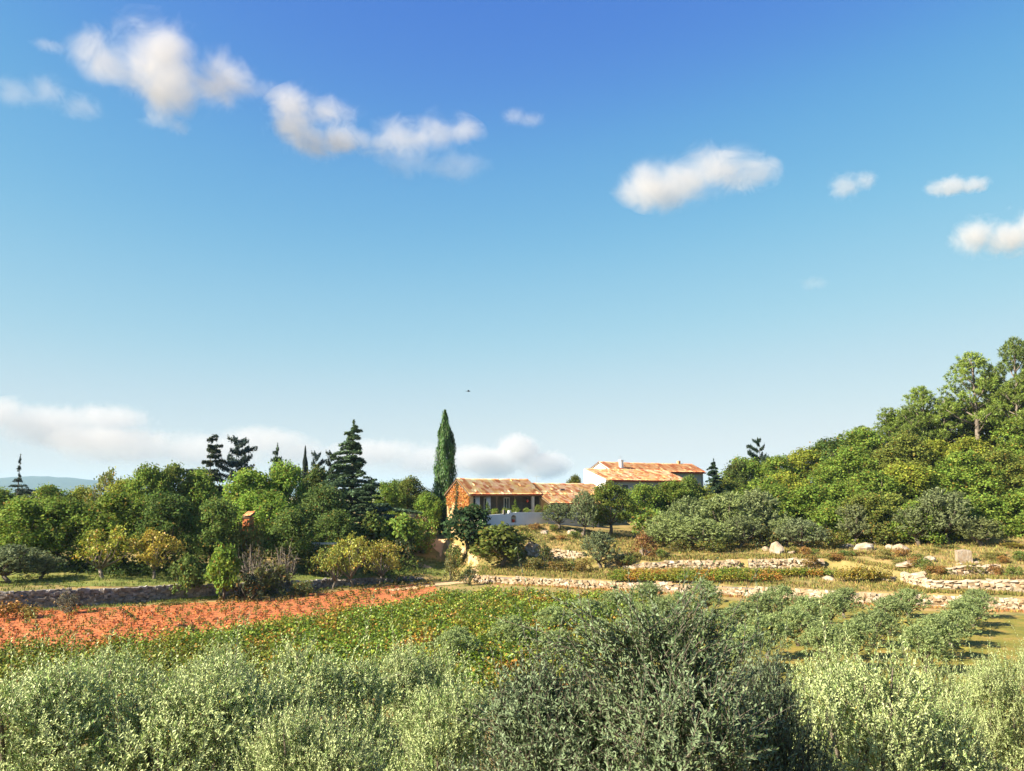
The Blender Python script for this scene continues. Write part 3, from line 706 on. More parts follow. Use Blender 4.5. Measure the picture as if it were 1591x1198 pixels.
def small_buildings():
    p = foot(379, 88.6); r = thing('garden_hut', 'small orange-rendered garden hut glimpsed in a gap between dark trees', 'hut', tuple(p))
    w = .72; top = Zp(88.6, 799)
    d = MB(); d.box(p + (-w / 2, 0, -.3), (w, 0, 0), (0, 1.6, 0), (0, 0, top - p[2])); part('wall', d, M['orange'], r)
    roof_slope(r, 'roof', p + (-w / 2 - .04, -.1, top - p[2] - .2), (w + .08, 0, 0), (0, 1.95, .45), M['tile_red'])
    d = MB(); d.box(p + (-.25, -.03, -.25), (.5, 0, 0), (0, .04, 0), (0, 0, 1.9)); part('door', d, M['wood'], r)
    p = foot(503, 90); z = Zp(90, 846); r = thing('garden_bench', 'pale stone slab bench in the dark gap under the wood edge', 'bench', (p[0], p[1], p[2]))
    d = MB(); d.box((p[0] - 1.35, p[1], z), (2.7, 0, 0), (0, .5, 0), (0, 0, .17)); part('seat', d, M['pale_stone'], r)
    for sx in (-1.1, .9):
        d = MB(); d.box((p[0] + sx, p[1] + .1, p[2] - .1), (.22, 0, 0), (0, .32, 0), (0, 0, z - p[2] + .1)); part('leg', d, M['pale_stone'], r)
    p = foot(634, 109); z = Zp(109, 808); r = thing('tiled_shed', 'low shed with a pale tiled roof half hidden in bushes left of the cypress', 'shed', tuple(p))
    d = MB(); d.box(p + (-1.2, .3, -.3), (2.4, 0, 0), (0, 2, 0), (0, 0, z - p[2] + .55)); part('wall', d, M['plaster_ochre'], r)
    roof_slope(r, 'roof', (p[0] - 1.5, p[1] - .1, z), (3.0, .3, 0), (0, 2.6, .75), M['tile'])
small_buildings()

# ------------------------------------------------------------------ plants: one set of meshes per kind
def lobed_points(rng, H, R, base, nl, per, sig, low=-.35, lobe=(.30, .46), spread=.66):
    """clump centres on the skins of many lobes; returns centres, outward normals, lobe list"""
    lob = []
    for i in range(nl):
        u = (i + .5) / nl; z = base + (H - base) * (.16 + .70 * u); rr = R * rng.uniform(*lobe)
        env = math.sqrt(max(1 - (2 * (u - .40)) ** 2 * .72, .12)); a = i * 2.4 + rng.uniform(-.5, .5)
        d = R * spread * env * math.sqrt(rng.uniform(.25, 1))
        lob.append((np.array((math.cos(a) * d, math.sin(a) * d, z)), rr * (.75 + .25 * env)))
    lob.append((np.array((0, 0, H - R * .38)), R * .38))
    P, N = [], []
    for c, r in lob:
        d = unit(rng.normal(size=(per, 3)) + (0, 0, .25)); d = d[d[:, 2] > low]
        P.append(c + d * r * rng.uniform(.72, 1.05, (len(d), 1)) * np.array((1, 1, .85))); N.append(d)
    return np.concatenate(P), np.concatenate(N), lob
def clumps(rng, P, N, n, sig, L, W, outb=.55, flat=1.):
    k = len(P); Q = np.repeat(P, n, 0) + rng.normal(size=(k * n, 3)) * sig * np.array((1, 1, flat)); Nn = np.repeat(N, n, 0) * outb + rng.normal(size=(k * n, 3)) * .6 + (0, 0, .2)
    s = rng.uniform(.7, 1.3, k * n)
    V = leaves(rng, Q, Nn, L * s, W * s)
    var = np.clip(np.repeat(rng.uniform(.2, .8, k), n) + rng.normal(size=k * n) * .16, 0, 1)
    return V, np.repeat(var, 4)
def limbs(rng, mb, lob, H, r0, fork=.25, n=6):
    top = np.array((rng.normal() * .2, rng.normal() * .2, H * fork)); mid = top * .5 + (rng.normal() * .1, rng.normal() * .1, 0)
    mb.tube([(0, 0, -.4), mid, top], [r0 * 1.25, r0, r0 * .85], 8)
    for c, r in lob:
        m = top * .5 + c * .5 + rng.normal(size=3) * .15 * (r + .2); m[2] = top[2] * .55 + c[2] * .45
        mb.tube([top, m, c, c + (c - top) * .12 + (0, 0, r * .3)], [r0 * .5, r0 * .33, r0 * .18, r0 * .05], n)
LIB = {}
def proto(kind, foliage, trunk, H, R, leafm, barkm='bark', fname='crown'):
    LIB.setdefault(kind, []).append((foliage, trunk, H, R, leafm, barkm, fname))
    if foliage and not len(foliage.materials): foliage.materials.append(M[leafm])
    if trunk and not len(trunk.materials): trunk.materials.append(M[barkm])

for v in range(5):      # broadleaf
    rng = np.random.default_rng(100 + v); H, R = 8., 3.3
    P, N, lob = lobed_points(rng, H, R, .6, 15, 24, .3)
    V, var = clumps(rng, P, N, 34, .25, .235, .17)
    mb = MB(); limbs(rng, mb, lob[::2], H, .2, .2)
    proto('oak', np_mesh('oak_crown', V, var=var), mb.mesh('oak_trunk', True), H, R, 'oak')
for v in range(3):      # olive at middle distance
    rng = np.random.default_rng(200 + v); H, R = 3.4, 1.75
    P, N, lob = lobed_points(rng, H, R, .55, 10, 44, .12, lobe=(.32, .46))
    n = 15; k = len(P); ax = unit(N * .8 + rng.normal(size=N.shape) * .45 + (0, 0, .45)); t = rng.uniform(-.05, .42, (k, n, 1))
    Q = (P[:, None] + ax[:, None] * t + rng.normal(size=(k, n, 3)) * .035).reshape(-1, 3)
    A = np.repeat(ax, n, 0) + rng.normal(size=(k * n, 3)) * .45
    V = leaves(rng, Q, rng.normal(size=(k * n, 3)) + np.repeat(N, n, 0) * .5, rng.uniform(.15, .24, k * n), rng.uniform(.05, .075, k * n), axis=A)
    var = np.clip(np.repeat(rng.uniform(.2, .8, k), n) + rng.normal(size=k * n) * .2, 0, 1)
    mb = MB(); limbs(rng, mb, lob, H, .13, .22)
    proto('olive', np_mesh('olive_crown', V, var=np.repeat(var, 4)), mb.mesh('olive_trunk', True), H, R, 'olive')
for v in range(2):      # open pine
    rng = np.random.default_rng(300 + v); H, R = 13., 4.2; lob = []
    for i in range(15):
        u = i / 14; z = H * (.42 + .50 * u); a = i * 2.4; d = R * (.92 - .75 * u ** 2.2) * rng.uniform(.55, .95)
        lob.append((np.array((math.cos(a) * d, math.sin(a) * d, z)), R * rng.uniform(.22, .34)))
    lob.append((np.array((0, 0, H - .9)), 1.3)); P, N = [], []
    for c, r in lob:
        d = unit(rng.normal(size=(40, 3))); P.append(c + d * np.array((r * 1.15, r * 1.15, r * .62)) * rng.uniform(.6, 1.05, (40, 1))); N.append(d + (0, 0, .5))
    P, N = np.concatenate(P), unit(np.concatenate(N)); n = 24; k = len(P)
    A = unit(np.repeat(N, n, 0) * .8 + rng.normal(size=(k * n, 3)) * .7); Q = np.repeat(P, n, 0) + A * rng.uniform(0, .3, (k * n, 1)) + rng.normal(size=(k * n, 3)) * .06
    V = leaves(rng, Q, rng.normal(size=(k * n, 3)) + (0, 0, .8), .36, .07, axis=A)
    var = np.clip(np.repeat(rng.uniform(.2, .8, k), n) + rng.normal(size=k * n) * .15, 0, 1)
    mb = MB(); tr = [np.array((.0, 0, -.4)), np.array((.2, .1, H * .25)), np.array((.05, .2, H * .5)), np.array((.3, .1, H * .75)), np.array((.1, 0, H * .95))]
    mb.tube(tr, [.34, .27, .2, .12, .04], 8)
    for c, r in lob:
        b = c[2] - H * .14; s = np.array((np.interp(b, [p[2] for p in tr], [p[0] for p in tr]), np.interp(b, [p[2] for p in tr], [p[1] for p in tr]), b))
        mb.tube([s, s * .45 + c * .55 - (0, 0, .25), c], [.11, .075, .03], 5)
        for q in range(3): mb.tube([s * .4 + c * .6 - (0, 0, .2), c + unit(rng.normal(size=3)) * r * .8], [.04, .012], 4)
    proto('pine', np_mesh('pine_crown', V, var=var.repeat(4)), mb.mesh('pine_trunk', True), H, R, 'needle', 'bark_pale')
def conifer(kind, seed, H, R, tiers, prof, droop, flat, leafL, leafW, dens, per=(4, 7), tip=.3, jag=.4):
    rng = np.random.default_rng(seed); mb = MB(); mb.tube([(0, 0, -.3), (.05, 0, H * .5), (0, 0, H)], [.03 * H / 2.2, .018 * H / 2, .01], 7); Q, A = [], []
    for i in range(tiers):
        u = (i + .3) / tiers; z = H * (.06 + .92 * u) + rng.normal() * H / tiers * .25
        for b in range(rng.integers(*per)):
            a = rng.uniform(0, 2 * math.pi); Lb = R * np.interp(u, *prof) * rng.uniform(1 - jag, 1 + jag * .6)
            d = np.array((math.cos(a), math.sin(a), 0)); Lb *= 1 + .3 * math.sin(a + u * 7 + seed); z0 = z + rng.normal() * H / tiers * .2
            e = np.array((0, 0, z0)) + d * Lb + (0, 0, droop * Lb + rng.normal() * .06 * Lb); m = np.array((0, 0, z0)) + d * Lb * .5 + (0, 0, droop * Lb * .25 + .05 * Lb)
            mb.tube([(0, 0, z0), m, e], [.05 * Lb / 2 + .01, .03 * Lb / 2, .008], 4)
            n = int(dens * Lb) + 8; t = rng.uniform(.12, 1.03, n)[:, None]; side = np.array((-d[1], d[0], 0))
            c = (1 - t) ** 2 * np.array((0, 0, z0)) + 2 * t * (1 - t) * (2 * m - .5 * np.array((0, 0, z0)) - .5 * e) + t * t * e
            wd = (.10 + .30 * Lb * .55 * np.sin(np.pi * np.clip(t * .8 + .15, 0, 1)))
            c = c + side * rng.uniform(-1, 1, (n, 1)) * wd + np.array((0, 0, 1)) * rng.normal(size=(n, 1)) * flat - (0, 0, .04)
            Q.append(c); A.append(d + rng.normal(size=(n, 3)) * .5 + side * rng.choice([-1, 1], (n, 1)) * .5)
    n = 60; z = rng.uniform(.93, 1.01, n) * H; Q.append(np.c_[rng.normal(size=(n, 2)) * tip * .3 * (1.02 - z / H)[:, None] * 12, z]); A.append(rng.normal(size=(n, 3)) + (0, 0, 1.5))
    Q, A = np.concatenate(Q), np.concatenate(A); n = len(Q)
    V = leaves(rng, Q, rng.normal(size=(n, 3)) * .5 + (0, 0, 1), leafL * rng.uniform(.7, 1.3, n), leafW * rng.uniform(.7, 1.3, n), axis=A)
    proto(kind, np_mesh(kind + '_crown', V, var=rng.random(n).repeat(4)), mb.mesh(kind + '_trunk', True), H, R, 'needle')
conifer('cedar', 400, 16., 4.6, 25, ([0, .25, .45, .55, .75, .9, 1], [1.0, .95, .62, .36, .27, .16, .04]), -.12, .10, .34, .15, 150, per=(5, 8))
conifer('cedar', 401, 14., 4.2, 16, ([0, .4, .6, .8, 1], [1, .85, .66, .45, .12]), .03, .11, .34, .15, 140, per=(5, 8))
conifer('fir', 420, 12., 3.0, 18, ([0, .3, .7, .9, 1], [1, .9, .5, .22, .04]), .12, .12, .30, .13, 120, per=(5, 8))
conifer('fir', 421, 11., 3.0, 10, ([0, .5, .8, .95, 1], [.9, 1, .85, .5, .25]), .35, .14, .34, .16, 120, per=(5, 8), jag=.35)
conifer('spindly', 430, 12., 3.4, 20, ([0, .45, .62, .72, .8, 1], [1, .8, .5, .13, .10, .02]), -.05, .08, .26, .1, 90, per=(4, 7), jag=.35)
def cypress(seed, H, R, n):
    rng = np.random.default_rng(seed); u = rng.random(n) ** .9
    prof = np.interp(u, [0, .05, .25, .5, .72, .86, .95, 1], [.55, .85, 1., .86, .62, .40, .17, .03])
    a = rng.uniform(0, 2 * math.pi, n); r = R * prof * (1 + .13 * np.sin(a * 5 + u * 9) + .11 * np.sin(a * 3 - u * 23) + .10 * np.sin(a * 2 + u * 41)) * rng.uniform(.62, 1.04, n)
    Q = np.c_[np.cos(a) * r, np.sin(a) * r, u * H + .1]
    sp = (u > .55) & (u < .87) & (np.abs(np.cos((a - .2) / 2)) > .9); Q[sp] += np.array((.32, -.05, .1)) * (1 - np.abs(u[sp] - .72) / .17).clip(0, 1)[:, None]
    Q[:, 0] += .12 * np.sin(u * 3.)
    d = np.c_[np.cos(a), np.sin(a), np.full(n, .15)]; A = d * .25 + (0, 0, 1) + rng.normal(size=(n, 3)) * .22
    k = rng.random(n) > .96; Q[k] += d[k] * .2
    V = leaves(rng, Q, d + rng.normal(size=(n, 3)) * .45, rng.uniform(.3, .6, n), rng.uniform(.07, .14, n), axis=A)
    mb = MB(); mb.tube([(0, 0, -.3), (0, 0, H * .5), (0, 0, H * .97)], [.22, .14, .02], 7)
    proto('cypress', np_mesh('cypress_crown', V, var=np.clip(.5 + .25 * np.sin(a * 5 + u * 9) + rng.normal(size=n) * .2, 0, 1).repeat(4)), mb.mesh('cypress_trunk', True), H, R, 'needle')
cypress(440, 14., 1.6, 15000)
for v in range(3):      # open autumn orchard tree with visible boughs
    rng = np.random.default_rng(500 + v); H, R = 4., 2.4
    P, N, lob = lobed_points(rng, H, R, 1.0, 11, 15, .2, lobe=(.24, .36), spread=.8)
    V, var = clumps(rng, P, N, 13, .17, .19, .13, .4)
    mb = MB(); limbs(rng, mb, lob, H, .13, .2, 5)
    for p in P[::5]: mb.tube([p - (p - (0, 0, 1.2)) * .3, p], [.025, .008], 3)
    proto('orchard', np_mesh('orchard_crown', V, var=var), mb.mesh('orchard_trunk', True), H, R, 'yellow', 'bark_pale')
for v in range(2):      # big-leaved fig or persimmon
    rng = np.random.default_rng(520 + v); H, R = 4., 2.2
    P, N, lob = lobed_points(rng, H, R, .5, 11, 20, .2)
    V, var = clumps(rng, P, N, 11, .20, .30, .24, .8)
    mb = MB(); limbs(rng, mb, lob, H, .14, .25)
    proto('fig', np_mesh('fig_crown', V, var=var), mb.mesh('fig_trunk', True), H, R, 'oak')
for v in range(3):      # bush
    rng = np.random.default_rng(540 + v); H, R = 1.6, 1.2
    P, N, lob = lobed_points(rng, H, R, -.1, 8, 16, .15)
    V, var = clumps(rng, P, N, 16, .10, .13, .09)
    mb = MB()
    for c, r in lob: mb.tube([(0, 0, -.2), c * .5, c], [.035, .025, .01], 4)
    proto('bush', np_mesh('bush_foliage', V, var=var), mb.mesh('bush_stem', True), H, R, 'shrub', 'twig', 'foliage')
for v in range(2):      # leafless twiggy shrub
    rng = np.random.default_rng(560 + v); H, R = 3., 1.6; mb = MB()
    for i in range(26):
        a, s = rng.uniform(0, 6.28), rng.uniform(.2, 1.); e = np.array((math.cos(a) * R * s, math.sin(a) * R * s, H * rng.uniform(.6, 1.05) * (1 - .3 * s)))
        m = e * .5 + rng.normal(size=3) * .12; mb.tube([(0, 0, -.2), m, e], [.05, .035, .012], 4)
        for q in range(5):
            b = m + (e - m) * rng.uniform(0, .9); mb.tube([b, b + unit(rng.normal(size=3) + (e - m) * .8) * rng.uniform(.3, .8)], [.02, .006], 3)
    n = 250; d = unit(rng.normal(size=(n, 3)) + (0, 0, .3)); Q = d * np.array((R * .9, R * .9, H * .5)) * rng.uniform(.4, 1, (n, 1)) + (0, 0, H * .45)
    proto('bare', np_mesh('bare_leaves', leaves(rng, Q, rng.normal(size=(n, 3)), .12, .08), var=rng.random(n).repeat(4)), mb.mesh('bare_stem', True), H, R, 'shrub', 'bark_pale', 'foliage')
for v in range(4):      # trained grape vine
    rng = np.random.default_rng(580 + v); H, R = 1.35, .85; n = 560
    Q = np.c_[rng.uniform(-.95, .95, n), rng.normal(size=n) * .28, .32 + np.abs(rng.normal(size=n)) * .36 + rng.uniform(0, .35, n)]
    V = leaves(rng, Q, rng.normal(size=(n, 3)) * .7 + (0, -.2, .6), rng.uniform(.11, .19, n), rng.uniform(.10, .16, n))
    mb = MB(); mb.tube([(0, 0, -.2), (.04, .02, .3), (0, 0, .6)], [.05, .045, .04], 5); mb.tube([(-.8, 0, .68), (0, 0, .6), (.8, 0, .68)], [.015, .03, .015], 4)
    for q in range(5): x = rng.uniform(-.8, .8); mb.tube([(x, 0, .66), (x + rng.normal() * .1, rng.normal() * .15, 1.25)], [.012, .005], 3)
    proto('vine', np_mesh('vine_foliage', V, var=rng.random(n).repeat(4)), mb.mesh('vine_stem', True), H, R, 'vine', 'bark', 'foliage')
for v in range(3):      # small head-pruned vine in bare red soil
    rng = np.random.default_rng(600 + v); H, R = .5, .3; n = 30
    Q = np.c_[rng.normal(size=(n, 2)) * .16, .12 + np.abs(rng.normal(size=n)) * .17]
    V = leaves(rng, Q, rng.normal(size=(n, 3)) + (0, 0, .5), .16, .12)
    mb = MB(); mb.tube([(0, 0, -.1), (.02, 0, .16), (0, .01, .26)], [.035, .04, .045], 5)
    for q in range(4): a = q * 1.57 + .3; mb.tube([(0, 0, .24), (math.cos(a) * .12, math.sin(a) * .12, .42)], [.018, .008], 3)
    proto('small_vine', np_mesh('small_vine_foliage', V, var=rng.random(n).repeat(4)), mb.mesh('small_vine_stem', True), H, R, 'vine', 'bark', 'foliage')

NAME = dict(oak='broadleaf_tree', olive='olive_tree', pine='pine_tree', cedar='cedar_tree', fir='fir_tree', spindly='fir_tree', cypress='cypress_tree', orchard='fruit_tree',
            fig='fig_tree', bush='bush', bare='bare_shrub', vine='grape_vine', small_vine='young_vine')
PRNG = np.random.default_rng(77)
def plant(kind, p, h, w, color, label, group=None, variant=None, cat=None, name=None, rot=None, lean=0., seed=None):
    L = LIB[kind]; v = PRNG.integers(len(L)) if variant is None else variant
    fol, trk, H, R, lm, bm, fname = L[v]
    cat = cat or {'bush': 'bush', 'bare': 'shrub', 'vine': 'vine', 'small_vine': 'vine'}.get(kind, 'tree')
    r = thing(name or NAME[kind], label, cat, tuple(p), group)
    r.rotation_euler = (0, lean, PRNG.uniform(0, 6.28) if rot is None else rot)
    r.scale = (w / (2 * R), w / (2 * R), h / H)
    f = bpy.data.objects.new(fname, fol); C.objects.link(f); f.parent = r; f['kind'] = 'stuff'
    c = np.array(color) * PRNG.uniform(.9, 1.1); f.color = (*c, 1)
    t = bpy.data.objects.new('stem' if fname == 'foliage' else 'trunk', trk); C.objects.link(t); t.parent = r
    return r
def seen(kind, px, y, top, wpx, color, label, group=None, sink=0., **kw):   # a plant y metres ahead whose crown tops out at row top
    p = foot(px, y); h = Zp(y, top) - p[2]; s = y / FPX
    return plant(kind, p - (0, 0, .08 + sink), max(h, .3) + sink, wpx * s, color, label, group, **kw)

# ------------------------------------------------------------------ the trees, one by one
G_, Y_, D_, B_ = (.175, .25, .04), (.25, .285, .04), (.125, .185, .042), (.20, .30, .045)  # D_ green is darkened to paint in shade the trees throw on each other
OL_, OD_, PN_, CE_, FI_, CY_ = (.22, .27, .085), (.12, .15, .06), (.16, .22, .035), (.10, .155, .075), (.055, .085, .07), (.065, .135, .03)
LW = 'trees of the left-hand wood'
for a in [
    ('spindly', 22, 122, 706, 66, (.04, .065, .045), 'spindly-tipped dark fir rising at the far left end of the wood', 0),
    ('oak', -20, 112, 752, 120, G_, 'leafy tree under the spindly fir, leftmost crown on the skyline', 0),
    ('oak', 72, 114, 752, 86, G_, 'yellow-green round tree right of the spindly fir, before the blue hill', 1),
    ('oak', 122, 116, 755, 76, Y_, 'low yellow-green tree before the right end of the blue hill', 2),
    ('orchard', 160, 112, 733, 70, (.16, .19, .035), 'thin-crowned yellow-green tree at the right end of the blue hill', 0),
    ('oak', 190, 110, 742, 80, Y_, 'yellowish bushy tree between the thin-crowned tree and the tall pair', 3),
    ('oak', 226, 104, 718, 84, G_, 'tall dull-green tree left of the layered cedar, left one of a pair', 4),
    ('oak', 262, 106, 719, 84, (.13, .17, .035), 'tall dull-green tree left of the layered cedar, right one of a pair', 1),
    ('cedar', 322, 128, 678, 82, (.055, .075, .04), 'layered dark cedar beside the blue-black fir', 1),
    ('fir', 362, 130, 680, 60, FI_, 'blue-black fir with ragged top right of the layered cedar', 1),
    ('oak', 305, 108, 728, 96, G_, 'green tree in front of the layered cedar foot', 2),
    ('oak', 386, 104, 728, 120, B_, 'bright green full-crowned tree below the blue-black fir', 3),
    ('fir', 426, 122, 688, 44, (.06, .10, .05), 'small pointed green fir behind the bright green trees', 0),
    ('oak', 440, 106, 713, 90, B_, 'bright green tree under the small pointed fir', 0),
    ('oak', 405, 95, 758, 130, B_, 'broad bright green tree right above the orange hut', 4),
    ('cypress', 470, 126, 694, 12, (.02, .032, .018), 'pencil-thin dark cypress standing alone on the left skyline', 0),
    ('fir', 486, 126, 703, 30, FI_, 'small dark conifer just right of the pencil-thin cypress', 1),
    ('fir', 510, 126, 702, 36, (.035, .055, .035), 'small bushy conifer left of the tall tiered cedar', 1),
    ('oak', 488, 112, 724, 80, (.09, .13, .03), 'muted green tree below the two small conifers', 2),
    ('cedar', 545, 110, 652, 150, CE_, 'tall tiered dark cedar with bare spire, highest of the left-hand wood', 0),
    ('oak', 498, 98, 752, 96, (.10, .15, .04), 'green tree before the left skirts of the tall tiered cedar', 3),
    ('oak', 600, 120, 748, 70, G_, 'green tree just right of the tall tiered cedar', 1),
    ('oak', 637, 124, 740, 66, (.12, .15, .03), 'olive-green round tree on the skyline left of the great cypress', 2),
    ('oak', 664, 112, 762, 52, B_, 'narrow bright green tree at the left foot of the great cypress', 4),
    ('oak', 618, 140, 744, 60, D_, 'dark tree farther back on the skyline between cedar and great cypress', 0),
    ('oak', 25, 82.5, 772, 130, G_, 'broad tree filling the left edge above the grey-green bush', 2),
    ('oak', 96, 84, 770, 116, (.12, .18, .03), 'mid-green tree behind the left fruit tree with dark hollow beneath', 4),
    ('oak', 172, 84.5, 764, 120, (.14, .2, .03), 'round tree right behind the pale branching fruit tree', 1),
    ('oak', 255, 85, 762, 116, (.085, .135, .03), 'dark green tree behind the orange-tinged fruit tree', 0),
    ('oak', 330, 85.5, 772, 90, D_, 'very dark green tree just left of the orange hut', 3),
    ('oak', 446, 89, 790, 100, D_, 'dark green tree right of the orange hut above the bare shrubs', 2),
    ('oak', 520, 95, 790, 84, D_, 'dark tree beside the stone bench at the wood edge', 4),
    ('cedar', 575, 104, 742, 92, (.06, .10, .045), 'dense grey-green conifer leaning right of the tall tiered cedar', 1),
    ('fig', 622, 100, 802, 80, G_, 'round yellow-green bushy tree left of the sandy track', 0),
    ('fig', 575, 99, 798, 70, (.10, .14, .03), 'bushy tree above the right-hand yellow fruit trees', 1),
    ('bush', 655, 106, 806, 60, B_, 'bright green bush at the upper left of the sandy track', 0),
    ('bush', 628, 98, 832, 40, (.06, .09, .03), 'dark round bush right at the left edge of the sandy track', 1),
    ('olive', 15, 76, 848, 110, (.08, .105, .055), 'grey-green bush at the left edge of the photo above the wall', 0),
    ('olive', 62, 78, 862, 70, (.10, .12, .06), 'grey-green shrubby tree left of the grassy orchard strip', 1),
    ('orchard', 165, 79, 820, 104, (.27, .30, .035), 'pale yellow-green fruit tree with low forking trunk, leftmost in the orchard', 0),
    ('orchard', 238, 80, 824, 84, (.34, .29, .045), 'orange-tinged yellow fruit tree second from the left in the orchard', 1),
    ('fig', 290, 77, 862, 52, (.12, .17, .04), 'low green bush on the wall right of the orange-tinged fruit tree', 1),
    ('bush', 486, 88.6, 849, 50, (.10, .13, .03), 'dark low bush at the left end of the stone bench', 0),
    ('bush', 503, 88.4, 850, 64, (.09, .13, .03), 'dark low bush in front of the stone bench', 1),
    ('bush', 381, 87.2, 811, 74, (.16, .18, .035), 'yellowish bush right below the orange hut', 1),
    ('fig', 347, 76.5, 848, 62, B_, 'upright bright green bush overhanging the wall left of the bare shrubs', 0),
    ('bare', 395, 80, 838, 66, (.16, .15, .06), 'pale leafless shrub right of the upright bright green bush', 0),
    ('bare', 440, 83, 842, 56, (.16, .15, .06), 'pale leafless shrub with a slanting bough, right one of two', 1),
    ('bush', 415, 81, 876, 80, (.18, .19, .05), 'low yellowish bush under the leafless shrubs', 2),
    ('bush', 385, 76.5, 890, 60, (.05, .07, .03), 'low dark bush hanging over the shaded wall', 0),
    ('orchard', 516, 86, 848, 60, (.25, .29, .05), 'small yellow-green fruit tree, left of three on the right orchard lawn', 2),
    ('orchard', 546, 87, 832, 74, (.29, .31, .05), 'yellow fruit tree with upright tip, middle of three on the right orchard lawn', 0),
    ('orchard', 592, 90, 840, 78, (.33, .31, .05), 'golden fruit tree, right of three on the right orchard lawn', 1),
    ('bush', 470, 80, 902, 46, (.12, .15, .04), 'low green bush on top of the shaded wall below the small yellow tree', 1),
    ('bush', 262, 74, 936, 46, (.13, .15, .04), 'low weedy bush at the foot of the shaded wall', 2),
    ('bush', 105, 69, 922, 44, (.15, .15, .10), 'pale greyish bush growing against the left end of the shaded wall', 0),
    ('vine', 12, 66, 934, 52, (.30, .17, .035), 'orange-leaved vine at the left end of the red soil field', 0),
    ('vine', 45, 66.5, 940, 34, (.26, .2, .04), 'yellow-orange vine right of the orange-leaved vine in the field corner', 1),
]:
    kind, px, y, top, w, col, lab, v = a
    seen(kind, px, y, top, w, col, lab, LW if kind in ('oak', 'cedar', 'fir', 'spindly') else None, variant=v % len(LIB[kind]))

seen('cypress', 689, 116, 639, 37, CY_, 'great dark green cypress towering at the left end of the farmhouse', None)
for a in [   # around the farmhouse
    ('fig', 727, 99, 787, 88, (.045, .085, .03), 'large dark green fig bush in front of the ochre gable', 0),
    ('fig', 774, 95.5, 816, 104, (.12, .15, .03), 'persimmon tree with black trunk and a few orange leaves beside the track', 1),
    ('bush', 744, 97.5, 852, 44, (.17, .20, .05), 'grassy green bush between the sandy track and the persimmon tree', 2),
    ('bush', 707, 98.5, 846, 38, (.14, .18, .045), 'green bush at the foot of the large fig, by the track', 0),
    ('bush', 730, 89.5, 882, 34, (.06, .085, .03), 'dark bush at the left end of the long sunlit wall', 0),
    ('olive', 868, 104, 782, 62, (.075, .10, .045), 'small dark olive with bare leaning trunk before the whitewashed wall', 0),
    ('olive', 906, 103, 766, 46, (.11, .135, .065), 'grey-green upright olive at the right end of the whitewashed wall', 1),
    ('oak', 948, 106, 748, 84, (.13, .17, .03), 'yellow-green oak covering the foot of the white house gable', 2),
    ('olive', 932, 92, 828, 70, (.085, .105, .055), 'leaning olive with forked trunk on the terrace above the long wall', 2),
    ('bush', 1015, 104, 792, 90, G_, 'round green bush left of the grey-green thicket', 1),
    ('oak', 1000, 112, 751, 88, G_, 'green tree below the roof edge of the white house', 1),
    ('oak', 1046, 114, 746, 84, (.14, .19, .03), 'green tree below the right end of the white house roof', 3),
    ('bush', 848, 95, 846, 30, (.09, .12, .03), 'small green bush on the end of the stepping wall', 0),
    ('oak', 893, 140, 736, 34, (.13, .15, .03), 'distant rounded tree showing between the two houses', 4),
    ('oak', 1074, 117, 738, 58, (.12, .17, .035), 'green tree hiding the dark end wall of the white house', 2),
    ('cedar', 1112, 118, 712, 74, (.045, .08, .04), 'dark drooping-tipped cedar right of the white house', 0),
    ('fir', 1183, 138, 682, 32, (.03, .055, .03), 'dark columnar conifer standing out on the skyline above the wood', 1),
    ('oak', 1150, 130, 714, 56, (.08, .11, .03), 'dull green tree on the skyline left of the columnar conifer', 0),
    ('bare', 1247, 132, 697, 34, (.14, .15, .05), 'bare twiggy treetop on the skyline right of the columnar conifer', 0),
    ('bare', 1302, 130, 676, 26, (.14, .15, .05), 'bare twiggy treetop on the skyline where the hill steepens', 1),
    ('pine', 1345, 132, 660, 70, PN_, 'small pine on the skyline at the left of the hilltop pines', 1),
    ('pine', 1388, 130, 632, 70, PN_, 'pine on the skyline, second of the hilltop pines from the left', 0),
    ('pine', 1438, 128, 598, 84, PN_, 'bushy pine left of the tall open pine', 1),
    ('pine', 1520, 124, 546, 110, PN_, 'tall open-crowned pine with visible trunk and sky between its boughs', 0),
    ('pine', 1592, 122, 522, 100, (.10, .14, .028), 'tallest pine cut by the right edge of the photo', 1),
    ('pine', 1640, 118, 540, 110, PN_, 'pine beyond the right edge behind the tallest pine', 0),
    ('pine', 1475, 127, 614, 84, PN_, 'pine under the left boughs of the tall open pine', 1),
    ('pine', 1548, 129, 578, 90, (.13, .18, .03), 'pine filling the sky gap right of the tall open pine', 0),
    ('pine', 1420, 126, 628, 70, (.13, .18, .03), 'small round pine left below the bushy pine', 0),
    ('pine', 1590, 119, 585, 90, (.14, .19, .03), 'lower pine under the tallest pine at the right edge', 1),
    ('pine', 1565, 132, 600, 80, (.10, .14, .03), 'lower pine filling the gap between the two tallest pines', 1),
]:
    kind, px, y, top, w, col, lab, v = a
    seen(kind, px, y, top, w, col, lab, 'hilltop pines' if kind == 'pine' else None, variant=v % len(LIB[kind]), name={'fig': 'fig_tree'}.get(kind) if 'persimmon' not in lab else 'persimmon_tree')

